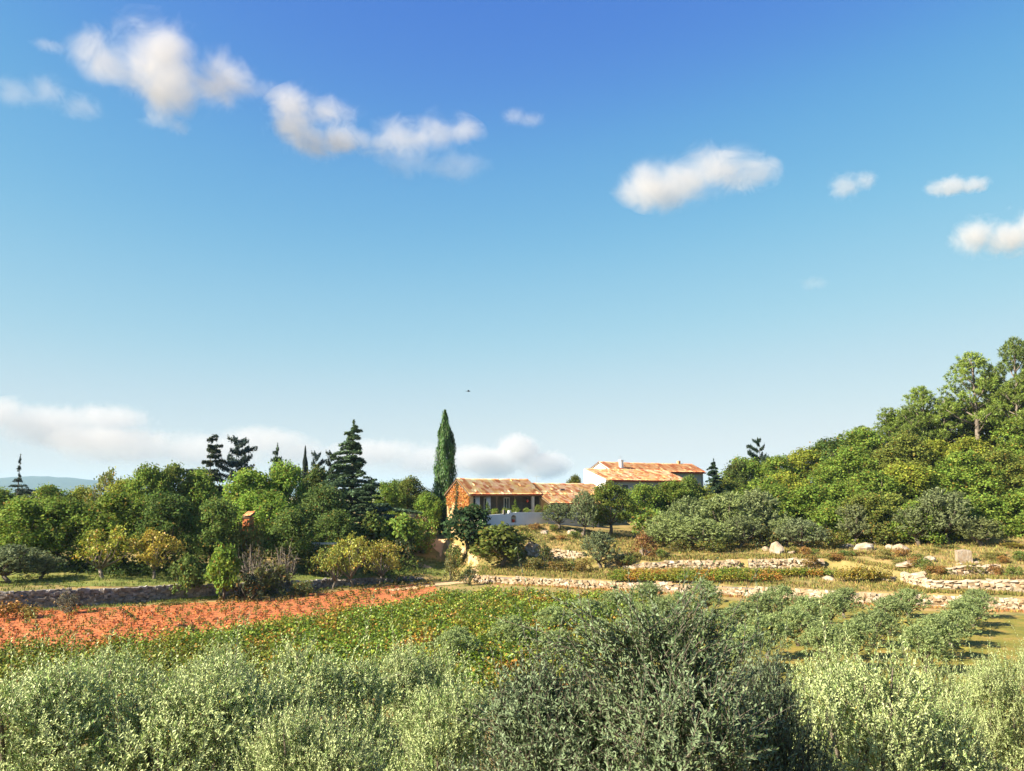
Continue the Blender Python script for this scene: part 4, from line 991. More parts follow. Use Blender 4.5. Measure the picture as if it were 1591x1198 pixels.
# grey-green shrubs and olives along the front of the right-hand wood
for a in [
    ('olive', 1040, 98, 798, 84, OL_, 'grey-green olive at the left of the thicket above the white boulder'),
    ('olive', 1088, 95.5, 806, 112, OL_, 'large grey-green olive bush at the front of the thicket'),
    ('olive', 1075, 102, 776, 90, (.14, .18, .06), 'grey-green olive behind the large front olive bush'),
    ('olive', 1135, 101, 768, 110, OL_, 'silvery olive with sunlit top in the middle of the thicket'),
    ('olive', 1178, 102, 764, 96, (.155, .18, .075), 'silvery olive at the right of the thicket top'),
    ('olive', 1150, 96.5, 803, 84, (.11, .13, .05), 'brownish-green olive with shadow beneath, right front of the thicket'),
    ('bush', 1192, 96, 818, 56, (.12, .14, .04), 'yellowish bush just left of the reddish outcrop'),
    ('olive', 1248, 93, 808, 88, (.13, .155, .08), 'leaning grey bush right of the reddish outcrop on the orange bank'),
    ('olive', 1222, 96, 806, 56, OL_, 'small grey-green bush touching the left of the leaning grey bush'),
    ('olive', 1330, 95, 786, 62, (.13, .14, .06), 'brown-green bush above the shadowed reddish rock'),
    ('bush', 1366, 94, 812, 52, (.15, .18, .04), 'small yellow-green bush above the broad pale boulder'),
    ('bush', 1392, 94.5, 808, 40, B_, 'tiny bright green bush between the rocks at the wood edge'),
    ('olive', 1430, 92.5, 786, 80, (.12, .14, .055), 'grey-brown bush above the white rounded boulder'),
    ('olive', 1470, 92, 764, 104, (.125, .145, .065), 'tall grey-green bush above the rock ledge'),
    ('bush', 1468, 90, 848, 50, (.09, .13, .04), 'round green bush between rock ledge and square boulder'),
    ('olive', 1525, 90, 806, 76, (.16, .17, .05), 'yellowish shrub behind the square boulder'),
    ('oak', 1548, 98, 770, 80, (.17, .20, .03), 'yellowish tree behind the yellow bush at the right edge'),
    ('oak', 1600, 97, 778, 80, G_, 'green tree at the right edge behind the yellow bush'),
    ('bush', 1572, 88, 842, 60, (.24, .21, .03), 'yellow bush right of the wall stub at the right edge'),
    ('bush', 1600, 82, 868, 60, (.24, .21, .03), 'low yellow bush below the yellow bush at the right edge'),
    ('bush', 1375, 84, 890, 40, (.14, .15, .03), 'green and orange bush on the terrace above the long wall, left of the upper wall'),
    ('bush', 1400, 82, 896, 34, (.12, .14, .03), 'low green bush at the left end of the upper flat-capped wall'),
    ('bush', 1292, 93, 824, 56, (.20, .2, .04), 'yellowish bush between the leaning grey bush and the shadowed reddish rock'),
    ('olive', 1018, 99, 818, 60, (.15, .19, .05), 'low green olive shrub at the left end of the thicket'),
    ('bush', 1108, 93.5, 838, 60, (.17, .2, .05), 'low weedy bush at the foot of the large front olive bush'),
    ('bush', 1055, 95, 838, 50, (.17, .19, .05), 'low weedy bush right of the white boulder'),
    ('bush', 1545, 84, 862, 50, (.2, .2, .04), 'low yellow-green bush right of the square boulder'),
    ('bush', 1448, 88, 856, 40, (.22, .2, .05), 'low straw-green bush on the bank below the tall grey-green bush'),
    ('bush', 1262, 87, 862, 40, (.22, .16, .04), 'orange-brown bush right of the short wall under the bank'),
    ('bush', 1330, 88, 858, 60, (.26, .17, .04), 'rusty bush left on the orange bank'),
    ('bush', 1300, 88.5, 862, 44, (.24, .15, .04), 'rusty low bush at the left end of the orange bank'),
    ('bush', 1365, 88, 862, 40, (.25, .18, .04), 'rusty low bush at the right of the orange bank'),
    ('bush', 870, 92, 872, 50, (.20, .17, .04), 'yellow-orange bush below the stepping wall'),
    ('bush', 830, 93, 866, 44, (.17, .17, .04), 'yellow-green bush between persimmon tree and stepping wall'),
    ('bush', 905, 91, 870, 40, (.20, .16, .04), 'orange-green bush left of the leaning olive'),
    ('bush', 700, 93, 864, 30, (.14, .15, .05), 'small grassy bush between the sandy track and the footpath'),
    ('bush', 1000, 93, 828, 44, (.26, .15, .05), 'reddish bush above the white boulder'),
    ('bush', 1585, 72.5, 905, 30, (.22, .13, .035), 'small orange weed bush on the upper flat-capped wall'),
]:
    kind, px, y, top, w, col, lab = a
    seen(kind, px, y, top, w, col, lab, 'bushes of the terraced slope')

WEEDS = [('above the long wall', 900, (955, 1000)), ('at the foot of the white boulder', 866, (985, 1035)), ('between the short wall and the orange bank', 868, (1285, 1320)), ('under the rock ledge', 884, (1395, 1440)),
         ('beside the wall stub', 892, (1440, 1475)), ('right of the square boulder', 872, (1528, 1590)), ('in the dry grass below the stepping wall', 884, (820, 900)), ('on the slope above the stepping wall', 838, (850, 900)),
         ('behind the flat white slab', 822, (800, 870)), ('above the upper flat-capped wall', 896, (1500, 1590)), ('on the bank below the rounded boulder', 866, (1370, 1430)), ('at the right of the leaning olive', 876, (962, 985)), ('below the leaning grey bush', 862, (1225, 1275))]
for where, py, (xa, xb) in WEEDS:
    for t, (cn, col) in zip((.12, .5, .88), (('straw-green', (.24, .24, .06)), ('rusty', (.30, .18, .05)), ('fresh green', (.15, .21, .045)))):
        px = xa + (xb - xa) * t + PRNG.uniform(-4, 4); p = hit(px, py + PRNG.uniform(-3, 3), 70, 118)
        plant('bush', p - (0, 0, .1), PRNG.uniform(.55, 1.1), PRNG.uniform(1.3, 2.6), col, f'low {cn} weed clump {where}', 'weed clumps on the terraces')

# the wood on the right-hand hillside
SKY = ([930, 950, 1000, 1050, 1090, 1120, 1150, 1200, 1250, 1300, 1340, 1380, 1420, 1450, 1480, 1520, 1591, 1760], [778, 758, 762, 758, 745, 726, 714, 703, 696, 681, 668, 652, 638, 636, 630, 626, 610, 560])
BINS = [(1085, 'the white boulder'), (1140, 'the terrace vines'), (1190, 'the short wall'), (1240, 'the reddish outcrop'), (1290, 'the leaning grey bush'), (1340, 'the broad pale boulder'),
        (1385, 'the white rounded boulder'), (1430, 'the rock ledge'), (1480, 'the ledge bush'), (1530, 'the square boulder'), (1585, 'the yellow bush'), (1650, 'the extreme right edge'), (1710, 'the frame end')]
ROWS = [('front edge', 99, 116, 0.66), ('lower middle', 108, 112, .40), ('upper middle', 120, 104, .20), ('skyline', 130, 98, .0)]
CN = {'green': G_, 'yellow-green': Y_, 'bright green': (.165, .24, .035), 'olive-green': (.17, .20, .04), 'dark green': (.10, .155, .032)}
for ri, (rn, y, w, t) in enumerate(ROWS):
    for bi, (px, lm) in enumerate(BINS):
        if ri == 3 and 1140 > px: continue
        q = px + PRNG.uniform(-14, 14) + (0, 22, -12, 14)[ri]
        sk = np.interp(q, *SKY); base = 835.
        if ri == 0 and bi < 4: continue
        yy = y + PRNG.uniform(-2.5, 2.5) - (4 if px > 1400 and ri == 0 else 0)
        top = sk + (base - sk) * t + (PRNG.uniform(-7, 5) if ri == 3 else PRNG.uniform(-16, 10))
        cn = list(CN)[PRNG.choice(5, p=[.45, .10, .15, .15, .15])]
        p = foot(q, yy); hmin = 3.6 if ri else 3.
        ww = w * yy / FPX * PRNG.uniform(.85, 1.1); h = np.clip(Zp(yy, top) - p[2], hmin, 10.5); hh = max(h, ww * .85)
        plant('oak', p - (0, 0, .2 + hh - h), hh, ww, CN[cn], f'{cn} oak, {rn} of the hillside wood, above {lm}', 'oaks of the right-hand hillside wood')

# ------------------------------------------------------------------ olive grove in rows on the mown grass
ORD = ['first', 'second', 'third', 'fourth', 'fifth', 'sixth', 'seventh', 'eighth']
for r in range(6):
    A, B = np.array((37.2 - 5.2 * r, 66.2)), np.array((23. - 5.2 * r, 46.2))
    if r >= 4: A = A + (0, 3.)
    for i in range(6):
        p = A + (B - A) * i / 5 + PRNG.normal(size=2) * .2
        if r == 1 and i in (1,): continue
        h = PRNG.uniform(2.2, 2.65); w = PRNG.uniform(3.0, 3.6)
        plant('olive', (p[0], p[1], G(*p) - .05), h, w, np.array((.22, .285, .10)) * PRNG.uniform(.9, 1.1), f'olive tree, {ORD[i]} from the wall in the {ORD[r]} grove row from the right', 'olive trees of the grove')

# ------------------------------------------------------------------ vines
def inside(p, poly):
    x, y = p[0], p[1]; c = False; j = len(poly) - 1
    for i in range(len(poly)):
        if (poly[i][1] > y) != (poly[j][1] > y) and x < (poly[j][0] - poly[i][0]) * (y - poly[i][1]) / (poly[j][1] - poly[i][1]) + poly[i][0]: c = not c
        j = i
    return c
VPOLY = list(VINE_UP[1:, :2]) + [tuple(p) for p in VINE_LO[::-1]]
rdir = unit(np.array((31., 25.))); rn_ = np.array((-rdir[1], rdir[0])); cand = []
for i in range(-40, 40):
    for k in range(-60, 60):
        p = np.array((-10., 62.)) + rn_ * i * 1.75 + rdir * (k * 1.45 + .4 * (i % 2)) + PRNG.normal(size=2) * .15
        if inside(p, VPOLY): cand.append(p)
cand = [p for p in cand if p[1] > 39]
def hidden_rank(p):                                        # the vines nearest the open upper edge show largest
    px = p[0] / (p[1] * CP - 1.2) * FPX + CX; return abs(px - 620) / 500 + (0 if p[1] > 50 else 1)
cand.sort(key=hidden_rank)
rot = math.atan2(rdir[1], rdir[0])
VL = 'leafy grape vine in autumn colours in the vineyard block between red field and olives'
def scatter_stuff(name, pts, kind, hs, cols, label, cat):
    """the rest of a planting, joined into one object"""
    fol = [LIB[kind][v][0] for v in range(len(LIB[kind]))]; H = LIB[kind][0][2]
    cs = []
    for me in fol:
        a = np.empty(len(me.vertices) * 3, np.float32); me.vertices.foreach_get('co', a); b = np.empty(len(me.vertices), np.float32); me.attributes['var'].data.foreach_get('value', b); cs.append((a.reshape(-1, 3), b))
    V, W = [], []
    for p in pts:
        a, b = cs[PRNG.integers(len(cs))]; s = PRNG.uniform(*hs) / H; c_, s_ = math.cos(rot), math.sin(rot)
        V.append(np.c_[a[:, 0] * c_ - a[:, 1] * s_, a[:, 0] * s_ + a[:, 1] * c_, a[:, 2]] * s + (p[0], p[1], G(p[0], p[1]))); W.append(b)
    if not V: return
    o = obj(name, np_mesh(name, np.concatenate(V), var=np.concatenate(W)), M['vine'], kind='stuff'); o.color = (*cols, 1); tag(o, label, cat)
for j, p in enumerate(cand[:300]):
    t = PRNG.random(); col = (.15, .225, .024) if t < .78 else ((.22, .235, .026) if t < .93 else (.34, .20, .03))
    VL = 'leafy green grape vine in the vineyard block between red field and olives' if col[0] < .2 else ('yellowing grape vine in the vineyard block between red field and olives' if col[1] > .2 else 'rust-coloured grape vine in the vineyard block between red field and olives')
    plant('vine', (p[0], p[1], G(*p)), PRNG.uniform(1.15, 1.5), 1.95, col, VL, 'grape vines of the green vineyard block', rot=rot + PRNG.choice([0, math.pi]))
scatter_stuff('vineyard_foliage', cand[300:], 'vine', (1.1, 1.45), (.15, .19, .025), 'remaining leafy vines at the near edge of the vineyard block behind the olives', 'vines')
FPOLY = list(FIELD_UP[:, :2]) + list(FIELD_LO[::-1, :2]); cand = []
for i in range(-40, 40):
    for k in range(-80, 80):
        p = np.array((-25., 66.)) + rn_ * i * 1.15 + rdir * (k * .95 + .45 * (i % 2)) + PRNG.normal(size=2) * .17
        if inside(p, FPOLY) and PRNG.random() > .1: cand.append(p)
FV = list(FIELD_UP[:, :2]) + [hit(q, w - 16)[:2] for q, w in ((690, 930), (600, 952), (500, 970), (400, 986), (250, 1007), (120, 1021), (0, 1031), (-100, 1037), (-300, 1047))]
cand = [p for p in cand if p[0] / (p[1] * CP - 1.2) * FPX + CX > -60 and inside(p, FV)]
cand.sort(key=lambda p: p[1])
for j, p in enumerate(cand[:300]):
    gr = PRNG.random() < .5
    plant('small_vine', (p[0], p[1], G(*p) + .02), PRNG.uniform(.28, .6), PRNG.uniform(.4, .65), (.15, .16, .025) if gr else (.36, .13, .03), 'small green-leaved young vine in the bare red soil field' if gr else 'small rusty-leaved young vine in the bare red soil field', 'young vines of the red soil field')
scatter_stuff('young_vine_rows', cand[300:], 'small_vine', (.32, .58), (.13, .11, .022), 'remaining rows of young vines farther up the red soil field', 'vines')
# vines on the terrace between the long wall and the upper walls
k = 0
for px in np.arange(955, 1290, 11.5):
    for yo, py in ((0, 900), (1, 907)):
        if px > 1200 and yo: continue
        p = hit(px + yo * 5, py - (px - 950) * .008, 70, 100); t = PRNG.random()
        col = (.14, .20, .022) if t < .52 else ((.28, .24, .03) if t < .86 else (.36, .18, .03))
        plant('vine', p, PRNG.uniform(.8, 1.15), 1.5, col, {.14: 'low green vine', .28: 'low yellowing vine', .36: 'low rust-red vine'}[col[0]] + ' in the row on the terrace above the long sunlit wall', 'terrace vines above the long wall', rot=PRNG.normal() * .2 - .15)
for px, h, od in ((1328, 1.5, 'second'), (1342, 1.6, 'middle'), (1356, 1.4, 'fourth'), (1312, 1.2, 'leftmost'), (1370, 1.3, 'rightmost')):
    p = hit(px, 905, 70, 100); plant('vine', p, h, 1.7, (.24, .20, .03), od + ' of five yellow-green vine bushes among the white stones ending the terrace', 'taller vine bushes by the white stones')
# little conifers and hedge on the farmhouse terrace
def terrace_plant(kind, e, g, top, w, col, lab, **kw):
    p = TPT(e, g, 6.92); plant(kind, p, top - p[2], w, col, lab, **kw)
for e, t, w, lab in ((2.0, 8.9, 1.0, 'small conical conifer on the terrace, left one before the dark veranda'), (6.2, 9.1, 1.1, 'small conical conifer on the terrace, right one before the dark veranda')):
    terrace_plant('fir', e, 2.6, t, w, (.16, .24, .03), lab, name='dwarf_conifer', variant=0)
for e, lab in ((2.6, 'clipped bright green bush at the left of the terrace hedge'), (4.2, 'clipped bright green bush in the middle of the terrace hedge'), (5.6, 'clipped bright green bush right of the middle in the terrace hedge'), (7.3, 'clipped bright green bush beside the pale parapet')):
    terrace_plant('bush', e, 1.6, 7.95, 1.7, (.15, .23, .03), lab, group='hedge bushes on the terrace')
for e, lab in ((9.8, 'green climbing shrub right of the pale veranda post'), (11.2, 'green shrub under the red-edged lean-to roof'), (.7, 'grey-green shrub at the left corner of the terrace')):
    terrace_plant('bush', e, 2.6, 8.3, 1.4, (.13, .19, .03), lab)

# ------------------------------------------------------------------ grass and weeds
def tufts(name, pts, h, cols, label, seed, n_bl=5, cat='grass', spread=.16):
    rng = np.random.default_rng(seed); k = len(pts); z = ground(pts[:, 0], pts[:, 1])
    P = np.repeat(np.c_[pts, z], n_bl, 0) + np.c_[rng.normal(size=(k * n_bl, 2)) * spread, np.zeros(k * n_bl)]
    hh = rng.uniform(*h, k * n_bl); lean = rng.normal(size=(k * n_bl, 2)) * .35
    A = np.c_[lean, np.ones(k * n_bl)]; A = unit(A); Nn = np.c_[rng.normal(size=(k * n_bl, 2)), np.zeros(k * n_bl)]
    V = leaves(rng, P + A * hh[:, None] * .45, Nn, hh, hh * rng.uniform(.12, .3, k * n_bl), axis=A, fold=.05)
    o = obj(name, np_mesh(name, V, var=np.repeat(np.clip(np.repeat(rng.random(k), n_bl) + rng.normal(size=k * n_bl) * .1, 0, 1), 4)), M['grass'], kind='stuff')
    o.color = (*cols, 1); return tag(o, label, cat)
def band(rng, n, pxr, k0, k1, off=(0.5, 0.)):
    px = rng.uniform(*pxr, n); t = rng.random(n)
    y0 = np.interp(px, COL, LY[k0]) + off[0]; y1 = np.interp(px, COL, LY[k1]) + off[1]; y = y0 * (1 - t) + y1 * t
    z = np.interp(px, COL, LZ[k0]) * (1 - t) + np.interp(px, COL, LZ[k1]) * t
    return np.c_[X(px, y, z), y]
rg = np.random.default_rng(9)
tufts('dry_grass', np.concatenate([band(rg, 3200, (740, 1750), 7, 8), band(rg, 2600, (960, 1750), 9, 10), band(rg, 3600, (940, 1750), 11, 12), band(rg, 1400, (750, 1000), 9, 12)]), (.15, .42), (.28, .225, .07), 'dry straw and rust coloured grass on the terraced slope', 1)
tufts('green_grass', np.concatenate([band(rg, 2600, (740, 1750), 7, 8), band(rg, 1500, (960, 1750), 9, 10), band(rg, 1800, (940, 1750), 11, 12), band(rg, 1600, (740, 960), 9, 12), band(rg, 1400, (-100, 660), 7, 9), band(rg, 700, (-100, 700), 6, 6, (-1.6, -.1)), band(rg, 800, (560, 760), 6, 11)]), (.12, .36), (.14, .17, .035), 'green grass and weeds on the verges, orchard strip and upper slope', 2)
tufts('wall_foot_weeds', band(rg, 1300, (740, 1750), 6, 6, (-1.2, -.1)), (.12, .34), (.34, .20, .06), 'orange and rust weeds growing along the foot of the long sunlit wall', 3)
gp = np.c_[rg.uniform(5, 50, 5000), rg.uniform(28, 68, 5000)]
tufts('grove_tufts', gp, (.05, .13), (.20, .20, .045), 'short grass tufts on the mown ground of the olive grove', 4, 4)
def undergrowth(name, n, pxr, yr, cols, label, seed, hgt):
    rng = np.random.default_rng(seed); px = rng.uniform(*pxr, n); y = rng.uniform(*yr, n); x = X(px, y, 5.); z = ground(x, y); P, N = [], []
    for i in range(n):
        d = unit(rng.normal(size=(9, 3)) + (0, 0, .3)); r = rng.uniform(*hgt); P.append(np.array((x[i], y[i], z[i] + r * .4)) + d * r * rng.uniform(.7, 1.05, (9, 1))); N.append(d)
    P, N = np.concatenate(P), np.concatenate(N); V, var = clumps(rng, P, N, 8, .28, .3, .22)
    o = obj(name, np_mesh(name, V, var=var), M['oak'], kind='stuff'); o.color = (*cols, 1); tag(o, label, 'undergrowth')
undergrowth('undergrowth', 560, (1000, 1760), (99, 142), (.11, .16, .03), 'dense scrub covering the ground between the oaks of the right-hand wood', 51, (.8, 1.5))
undergrowth('wood_undergrowth', 520, (-160, 640), (91, 122), (.085, .125, .03), 'scrub coloured dark for shade, covering the ground under the left-hand wood', 52, (.8, 1.6))  # dark green paints in the shade beneath these trees
undergrowth('wood_edge_scrub', 170, (-160, 410), (80.8, 89), (.07, .11, .03), 'scrub coloured dark for the shade at the edge of the left-hand wood', 53, (.6, 1.1))  # darkened green stands in for the shaded hollows behind the orchard strip
# far wood closing the horizon behind the farm
def far_wood():
    rng = np.random.default_rng(21); n = 260; x = rng.uniform(-330, 330, n); y = rng.uniform(270, 420, n); z = ground(x, y); s = rng.uniform(2.5, 5, n)
    P, N = [], []
    for i in range(n):
        d = unit(rng.normal(size=(26, 3)) + (0, 0, .3)); P.append(np.array((x[i], y[i], z[i] + s[i] * .85)) + d * s[i] * rng.uniform(.75, 1.05, (26, 1))); N.append(d)
    P, N = np.concatenate(P), np.concatenate(N)
    V, var = clumps(rng, P, N, 9, .7, .95, .8)
    o = obj('far_wood', np_mesh('far_wood', V, var=var), M['oak'], kind='stuff'); o.color = (.075, .105, .03, 1); tag(o, 'dark mass of distant woodland closing the horizon behind the farm', 'wood')
far_wood()

# ------------------------------------------------------------------ near olive trees, leaf by leaf
def near_olive(seed, H, R, base, n_sh, n_lf, upright, slen, extra=(), L=(.06, .09), W=(.016, .023), lobes=13, wild=0):
    rng = np.random.default_rng(seed)
    per = int(n_sh / (lobes + 1) * 1.25)
    P, N, lob = lobed_points(rng, H, R, base, lobes, per, .1, low=-.5, lobe=(.30, .44), spread=.70)
    P = P * 1.0; ax = unit(N * .55 + rng.normal(size=N.shape) * .40 + (0, 0, upright)); ln = rng.uniform(*slen, len(P))
    P = P - ax * ln[:, None] * .55
    if wild:                                               # long whips of this year's growth, standing out of the crown
        w = rng.integers(0, len(P), wild * 3); w = w[P[w, 2] > H * .45][:wild]
        ax[w] = unit(ax[w] * .6 + (0, 0, .55) + rng.normal(size=(len(w), 3)) * .25); ln[w] = rng.uniform(.7, 1.25, len(w))
    if len(extra):
        ep, ed, el = map(np.array, zip(*extra)); P = np.concatenate([P, ep]); ax = np.concatenate([ax, unit(ed.astype(float))]); ln = np.concatenate([ln, el])
    k = len(P); u = unit(np.cross(ax, rng.normal(size=(k, 3)))); v = np.cross(ax, u)
    mult = np.maximum(1, np.round(ln / np.mean(slen) * n_lf * np.where(ln > .7, .75, 1))).astype(int); idx = np.repeat(np.arange(k), mult); n = len(idx)
    first = np.r_[0, np.cumsum(mult)[:-1]]; j = np.arange(n) - first[idx]; t = (j + rng.random(n) * .8) / mult[idx]
    phi = (j // 2) * 1.57 + (j % 2) * math.pi + rng.normal(size=n) * .35
    side = u[idx] * np.cos(phi)[:, None] + v[idx] * np.sin(phi)[:, None]
    bend = rng.normal(size=(k, 3)) * .22
    pos = P[idx] + ax[idx] * (ln[idx] * t)[:, None] + bend[idx] * (ln[idx] * t ** 2)[:, None]
    la = unit(ax[idx] * .8 + side * .75 + rng.normal(size=(n, 3)) * .22); nr = ax[idx] - side + rng.normal(size=(n, 3)) * .3
    Lf = rng.uniform(*L, n) * (1 - .45 * t ** 3); V = leaves(rng, pos + la * Lf[:, None] * .5, nr, Lf, rng.uniform(*W, n), axis=la, fold=.25)
    var = np.clip(np.repeat(rng.uniform(.25, .75, k), mult) + rng.normal(size=n) * .2, 0, 1)
    mb = MB(); limbs(rng, mb, lob, H, .16, .25)
    for i in range(k):
        a, b = P[i], P[i] + ax[i] * ln[i] + bend[i] * ln[i] * .9
        mb.tube([a, (a + b) / 2 - bend[i] * ln[i] * .22, b], [.006, .004, .002], 3)
    return np_mesh('near_olive_crown', V, var=var.repeat(4)), mb.mesh('near_olive_trunk', True)
def near_lib(kind, seed, H, R, leafm, **kw):
    f, t = near_olive(seed, H, R, **kw); proto(kind, f, t, H, R, leafm); NAME[kind] = 'olive_tree'
near_lib('near_olive', 700, 3.9, 2.2, 'olive_near', base=.4, n_sh=2200, n_lf=26, upright=.45, slen=(.22, .6), wild=40)
near_lib('near_olive', 701, 3.9, 2.2, 'olive_near', base=.4, n_sh=2200, n_lf=26, upright=.6, slen=(.22, .65), wild=55)
near_lib('near_olive', 702, 3.7, 2.0, 'olive_near', base=.4, n_sh=2000, n_lf=26, upright=.5, slen=(.22, .55), wild=30)
ry = 8.0
ex = []
er = np.random.default_rng(31)
for px, py, n in ((1095, 886, 9), (1085, 905, 7), (1108, 910, 7), (1070, 930, 8), (965, 905, 6), (975, 925, 6), (950, 940, 5), (1010, 935, 7), (1040, 925, 6), (1125, 940, 6), (1160, 925, 4), (1150, 950, 5), (1190, 960, 5), (1000, 915, 3), (868, 928, 6), (885, 942, 5), (835, 965, 5), (910, 950, 5), (930, 962, 5), (800, 990, 4)):
    top = at(px, py, ry); b0 = at(1040, 1080, ry)
    for q in range(n):
        tp_ = top + er.normal(size=3) * np.array((.06, .16, .05)) * (q > 0) - (0, 0, .045 * q); st = tp_ * .45 + (b0 + er.normal(size=3) * .25) * .55
        l_ = np.linalg.norm(tp_ - st); ex.append((st - np.array((X(1040, ry, 6.5), ry, G(X(1040, ry, 6.5), ry) - .05)), tp_ - st, l_))
near_lib('dark_olive', 710, 3.6, 1.6, 'olive_dark', base=.15, n_sh=2500, n_lf=24, upright=.75, slen=(.22, .7), wild=30, extra=ex, L=(.06, .09), W=(.015, .021), lobes=12)
near_lib('dark_olive', 711, 3.4, 1.5, 'olive_dark', base=.1, n_sh=2600, n_lf=24, upright=.75, slen=(.22, .7), wild=30, L=(.06, .09), W=(.015, .021), lobes=12)
p = np.array((X(1040, ry, 6.5), ry, G(X(1040, ry, 6.5), ry) - .05))
plant('dark_olive', p, 3.6, 3.2, (.08, .125, .05), 'dark olive tree with long upright shoots, nearest of the foreground olives', 'foreground olive trees', variant=0, rot=0.)
for a in [
    ('dark_olive', 868, 8.7, 1018, 400, (.07, .11, .047), 'dark olive tree just left of the one with long upright shoots', 1),
    ('dark_olive', 1190, 9.6, 1010, 260, (.085, .12, .055), 'dark olive tree behind the right shoulder of the nearest olive', 1),
    ('near_olive', 30, 12.0, 1030, 420, (0.244, 0.350, 0.109), 'sunlit silvery olive tree filling the lower left corner', 0),
    ('near_olive', 285, 12.8, 1022, 400, (0.253, 0.359, 0.109), 'sunlit silvery olive tree second from the left in the foreground', 1),
    ('near_olive', 120, 17.5, 1012, 300, (0.259, 0.369, 0.109), 'olive tree peeping over the two silvery olives at lower left', 2),
    ('near_olive', 335, 19.5, 1006, 240, (0.259, 0.369, 0.109), 'olive tree behind the second silvery olive, touching the green vines', 0),
    ('near_olive', 490, 14.5, 1005, 330, (0.227, 0.332, 0.103), 'olive tree with a bright crown left of the dark olives', 2),
    ('near_olive', 640, 19.0, 996, 230, (0.259, 0.369, 0.116), 'olive tree at the lower edge of the vines, behind the dark olives', 1),
    ('near_olive', 690, 12.5, 1050, 300, (0.212, 0.314, 0.096), 'green olive tree squeezed between the bright crown and the dark olives', 0),
    ('near_olive', 470, 10.5, 1090, 300, (0.212, 0.304, 0.096), 'low shaded olive tree at the bottom edge left of the dark olives', 1),
    ('near_olive', 1365, 11.2, 1018, 360, (0.268, 0.359, 0.123), 'large pale-leaved olive tree right of the dark olives', 2),
    ('near_olive', 1300, 15.5, 1010, 230, (0.259, 0.350, 0.116), 'olive tree behind the large pale-leaved olive, left side', 0),
    ('near_olive', 1452, 16.0, 1022, 210, (0.259, 0.359, 0.109), 'olive tree behind the large pale-leaved olive, right side', 1),
    ('near_olive', 1478, 12.4, 1080, 220, (0.227, 0.323, 0.103), 'lower green olive tree at the bottom right', 0),
    ('near_olive', 1552, 27.5, 1018, 150, (0.244, 0.341, 0.103), 'olive tree at the right edge above the grassy corner', 2),
    ('near_olive', 1640, 29.0, 1000, 150, (0.244, 0.341, 0.103), 'olive tree cut off by the right edge of the photo', 1),
]:
    kind, px, y, top, w, col, lab, v = a
    seen(kind, px, y, top, w, col, lab, 'foreground olive trees', variant=v, rot=PRNG.uniform(0, 6.28), sink=1.1 if y > 26 else 0.)

# ------------------------------------------------------------------ clouds
def cloud_mat(name, puffs, dens, nscale, soft, amp):
    m = bpy.data.materials.new(name); m.use_nodes = True; N, L = m.node_tree.nodes, m.node_tree.links; N.remove(N['Principled BSDF'])
    tc = nd(N, 'ShaderNodeTexCoord'); geo = nd(N, 'ShaderNodeNewGeometry')
    nz = nd(N, 'ShaderNodeTexNoise'); nz.inputs['Scale'].default_value = nscale; nz.inputs['Detail'].default_value = 10; nz.inputs['Roughness'].default_value = .70; nz.inputs['Distortion'].default_value = .9
    L.new(geo.outputs['Position'], nz.inputs['Vector'])
    last = None
    for c, r in puffs:
        s = nd(N, 'ShaderNodeVectorMath', operation='SUBTRACT'); s.inputs[1].default_value = c; L.new(tc.outputs['Object'], s.inputs[0])
        d = nd(N, 'ShaderNodeVectorMath', operation='DIVIDE'); d.inputs[1].default_value = r; L.new(s.outputs[0], d.inputs[0])
        l = nd(N, 'ShaderNodeVectorMath', operation='LENGTH'); L.new(d.outputs[0], l.inputs[0])
        o = nd(N, 'ShaderNodeMath', operation='SUBTRACT'); o.inputs[0].default_value = 1.; L.new(l.outputs['Value'], o.inputs[1])
        if last is None: last = o.outputs[0]
        else:
            mx = nd(N, 'ShaderNodeMath', operation='SMOOTH_MAX'); mx.inputs[2].default_value = .15; L.new(last, mx.inputs[0]); L.new(o.outputs[0], mx.inputs[1]); last = mx.outputs[0]
    n2 = nd(N, 'ShaderNodeMath', operation='SUBTRACT'); L.new(nz.outputs['Fac'], n2.inputs[0]); n2.inputs[1].default_value = .5
    ma = nd(N, 'ShaderNodeMath', operation='MULTIPLY_ADD'); L.new(n2.outputs[0], ma.inputs[0]); ma.inputs[1].default_value = amp; L.new(last, ma.inputs[2])
    mr = nd(N, 'ShaderNodeMapRange', interpolation_type='SMOOTHSTEP'); mr.inputs['From Min'].default_value = .02; mr.inputs['From Max'].default_value = soft; mr.inputs['To Min'].default_value = 0; mr.inputs['To Max'].default_value = dens
    L.new(ma.outputs[0], mr.inputs['Value'])
    vol = nd(N, 'ShaderNodeVolumePrincipled'); vol.inputs['Color'].default_value = (.67, .66, .675, 1); vol.inputs['Anisotropy'].default_value = 0.
    L.new(mr.outputs[0], vol.inputs['Density']); L.new(vol.outputs[0], N['Material Output'].inputs['Volume'])
    return m
def ico(name):
    import bmesh
    bm = bmesh.new(); bmesh.ops.create_icosphere(bm, subdivisions=3, radius=1.); me = bpy.data.meshes.new(name); bm.to_mesh(me); bm.free(); return me
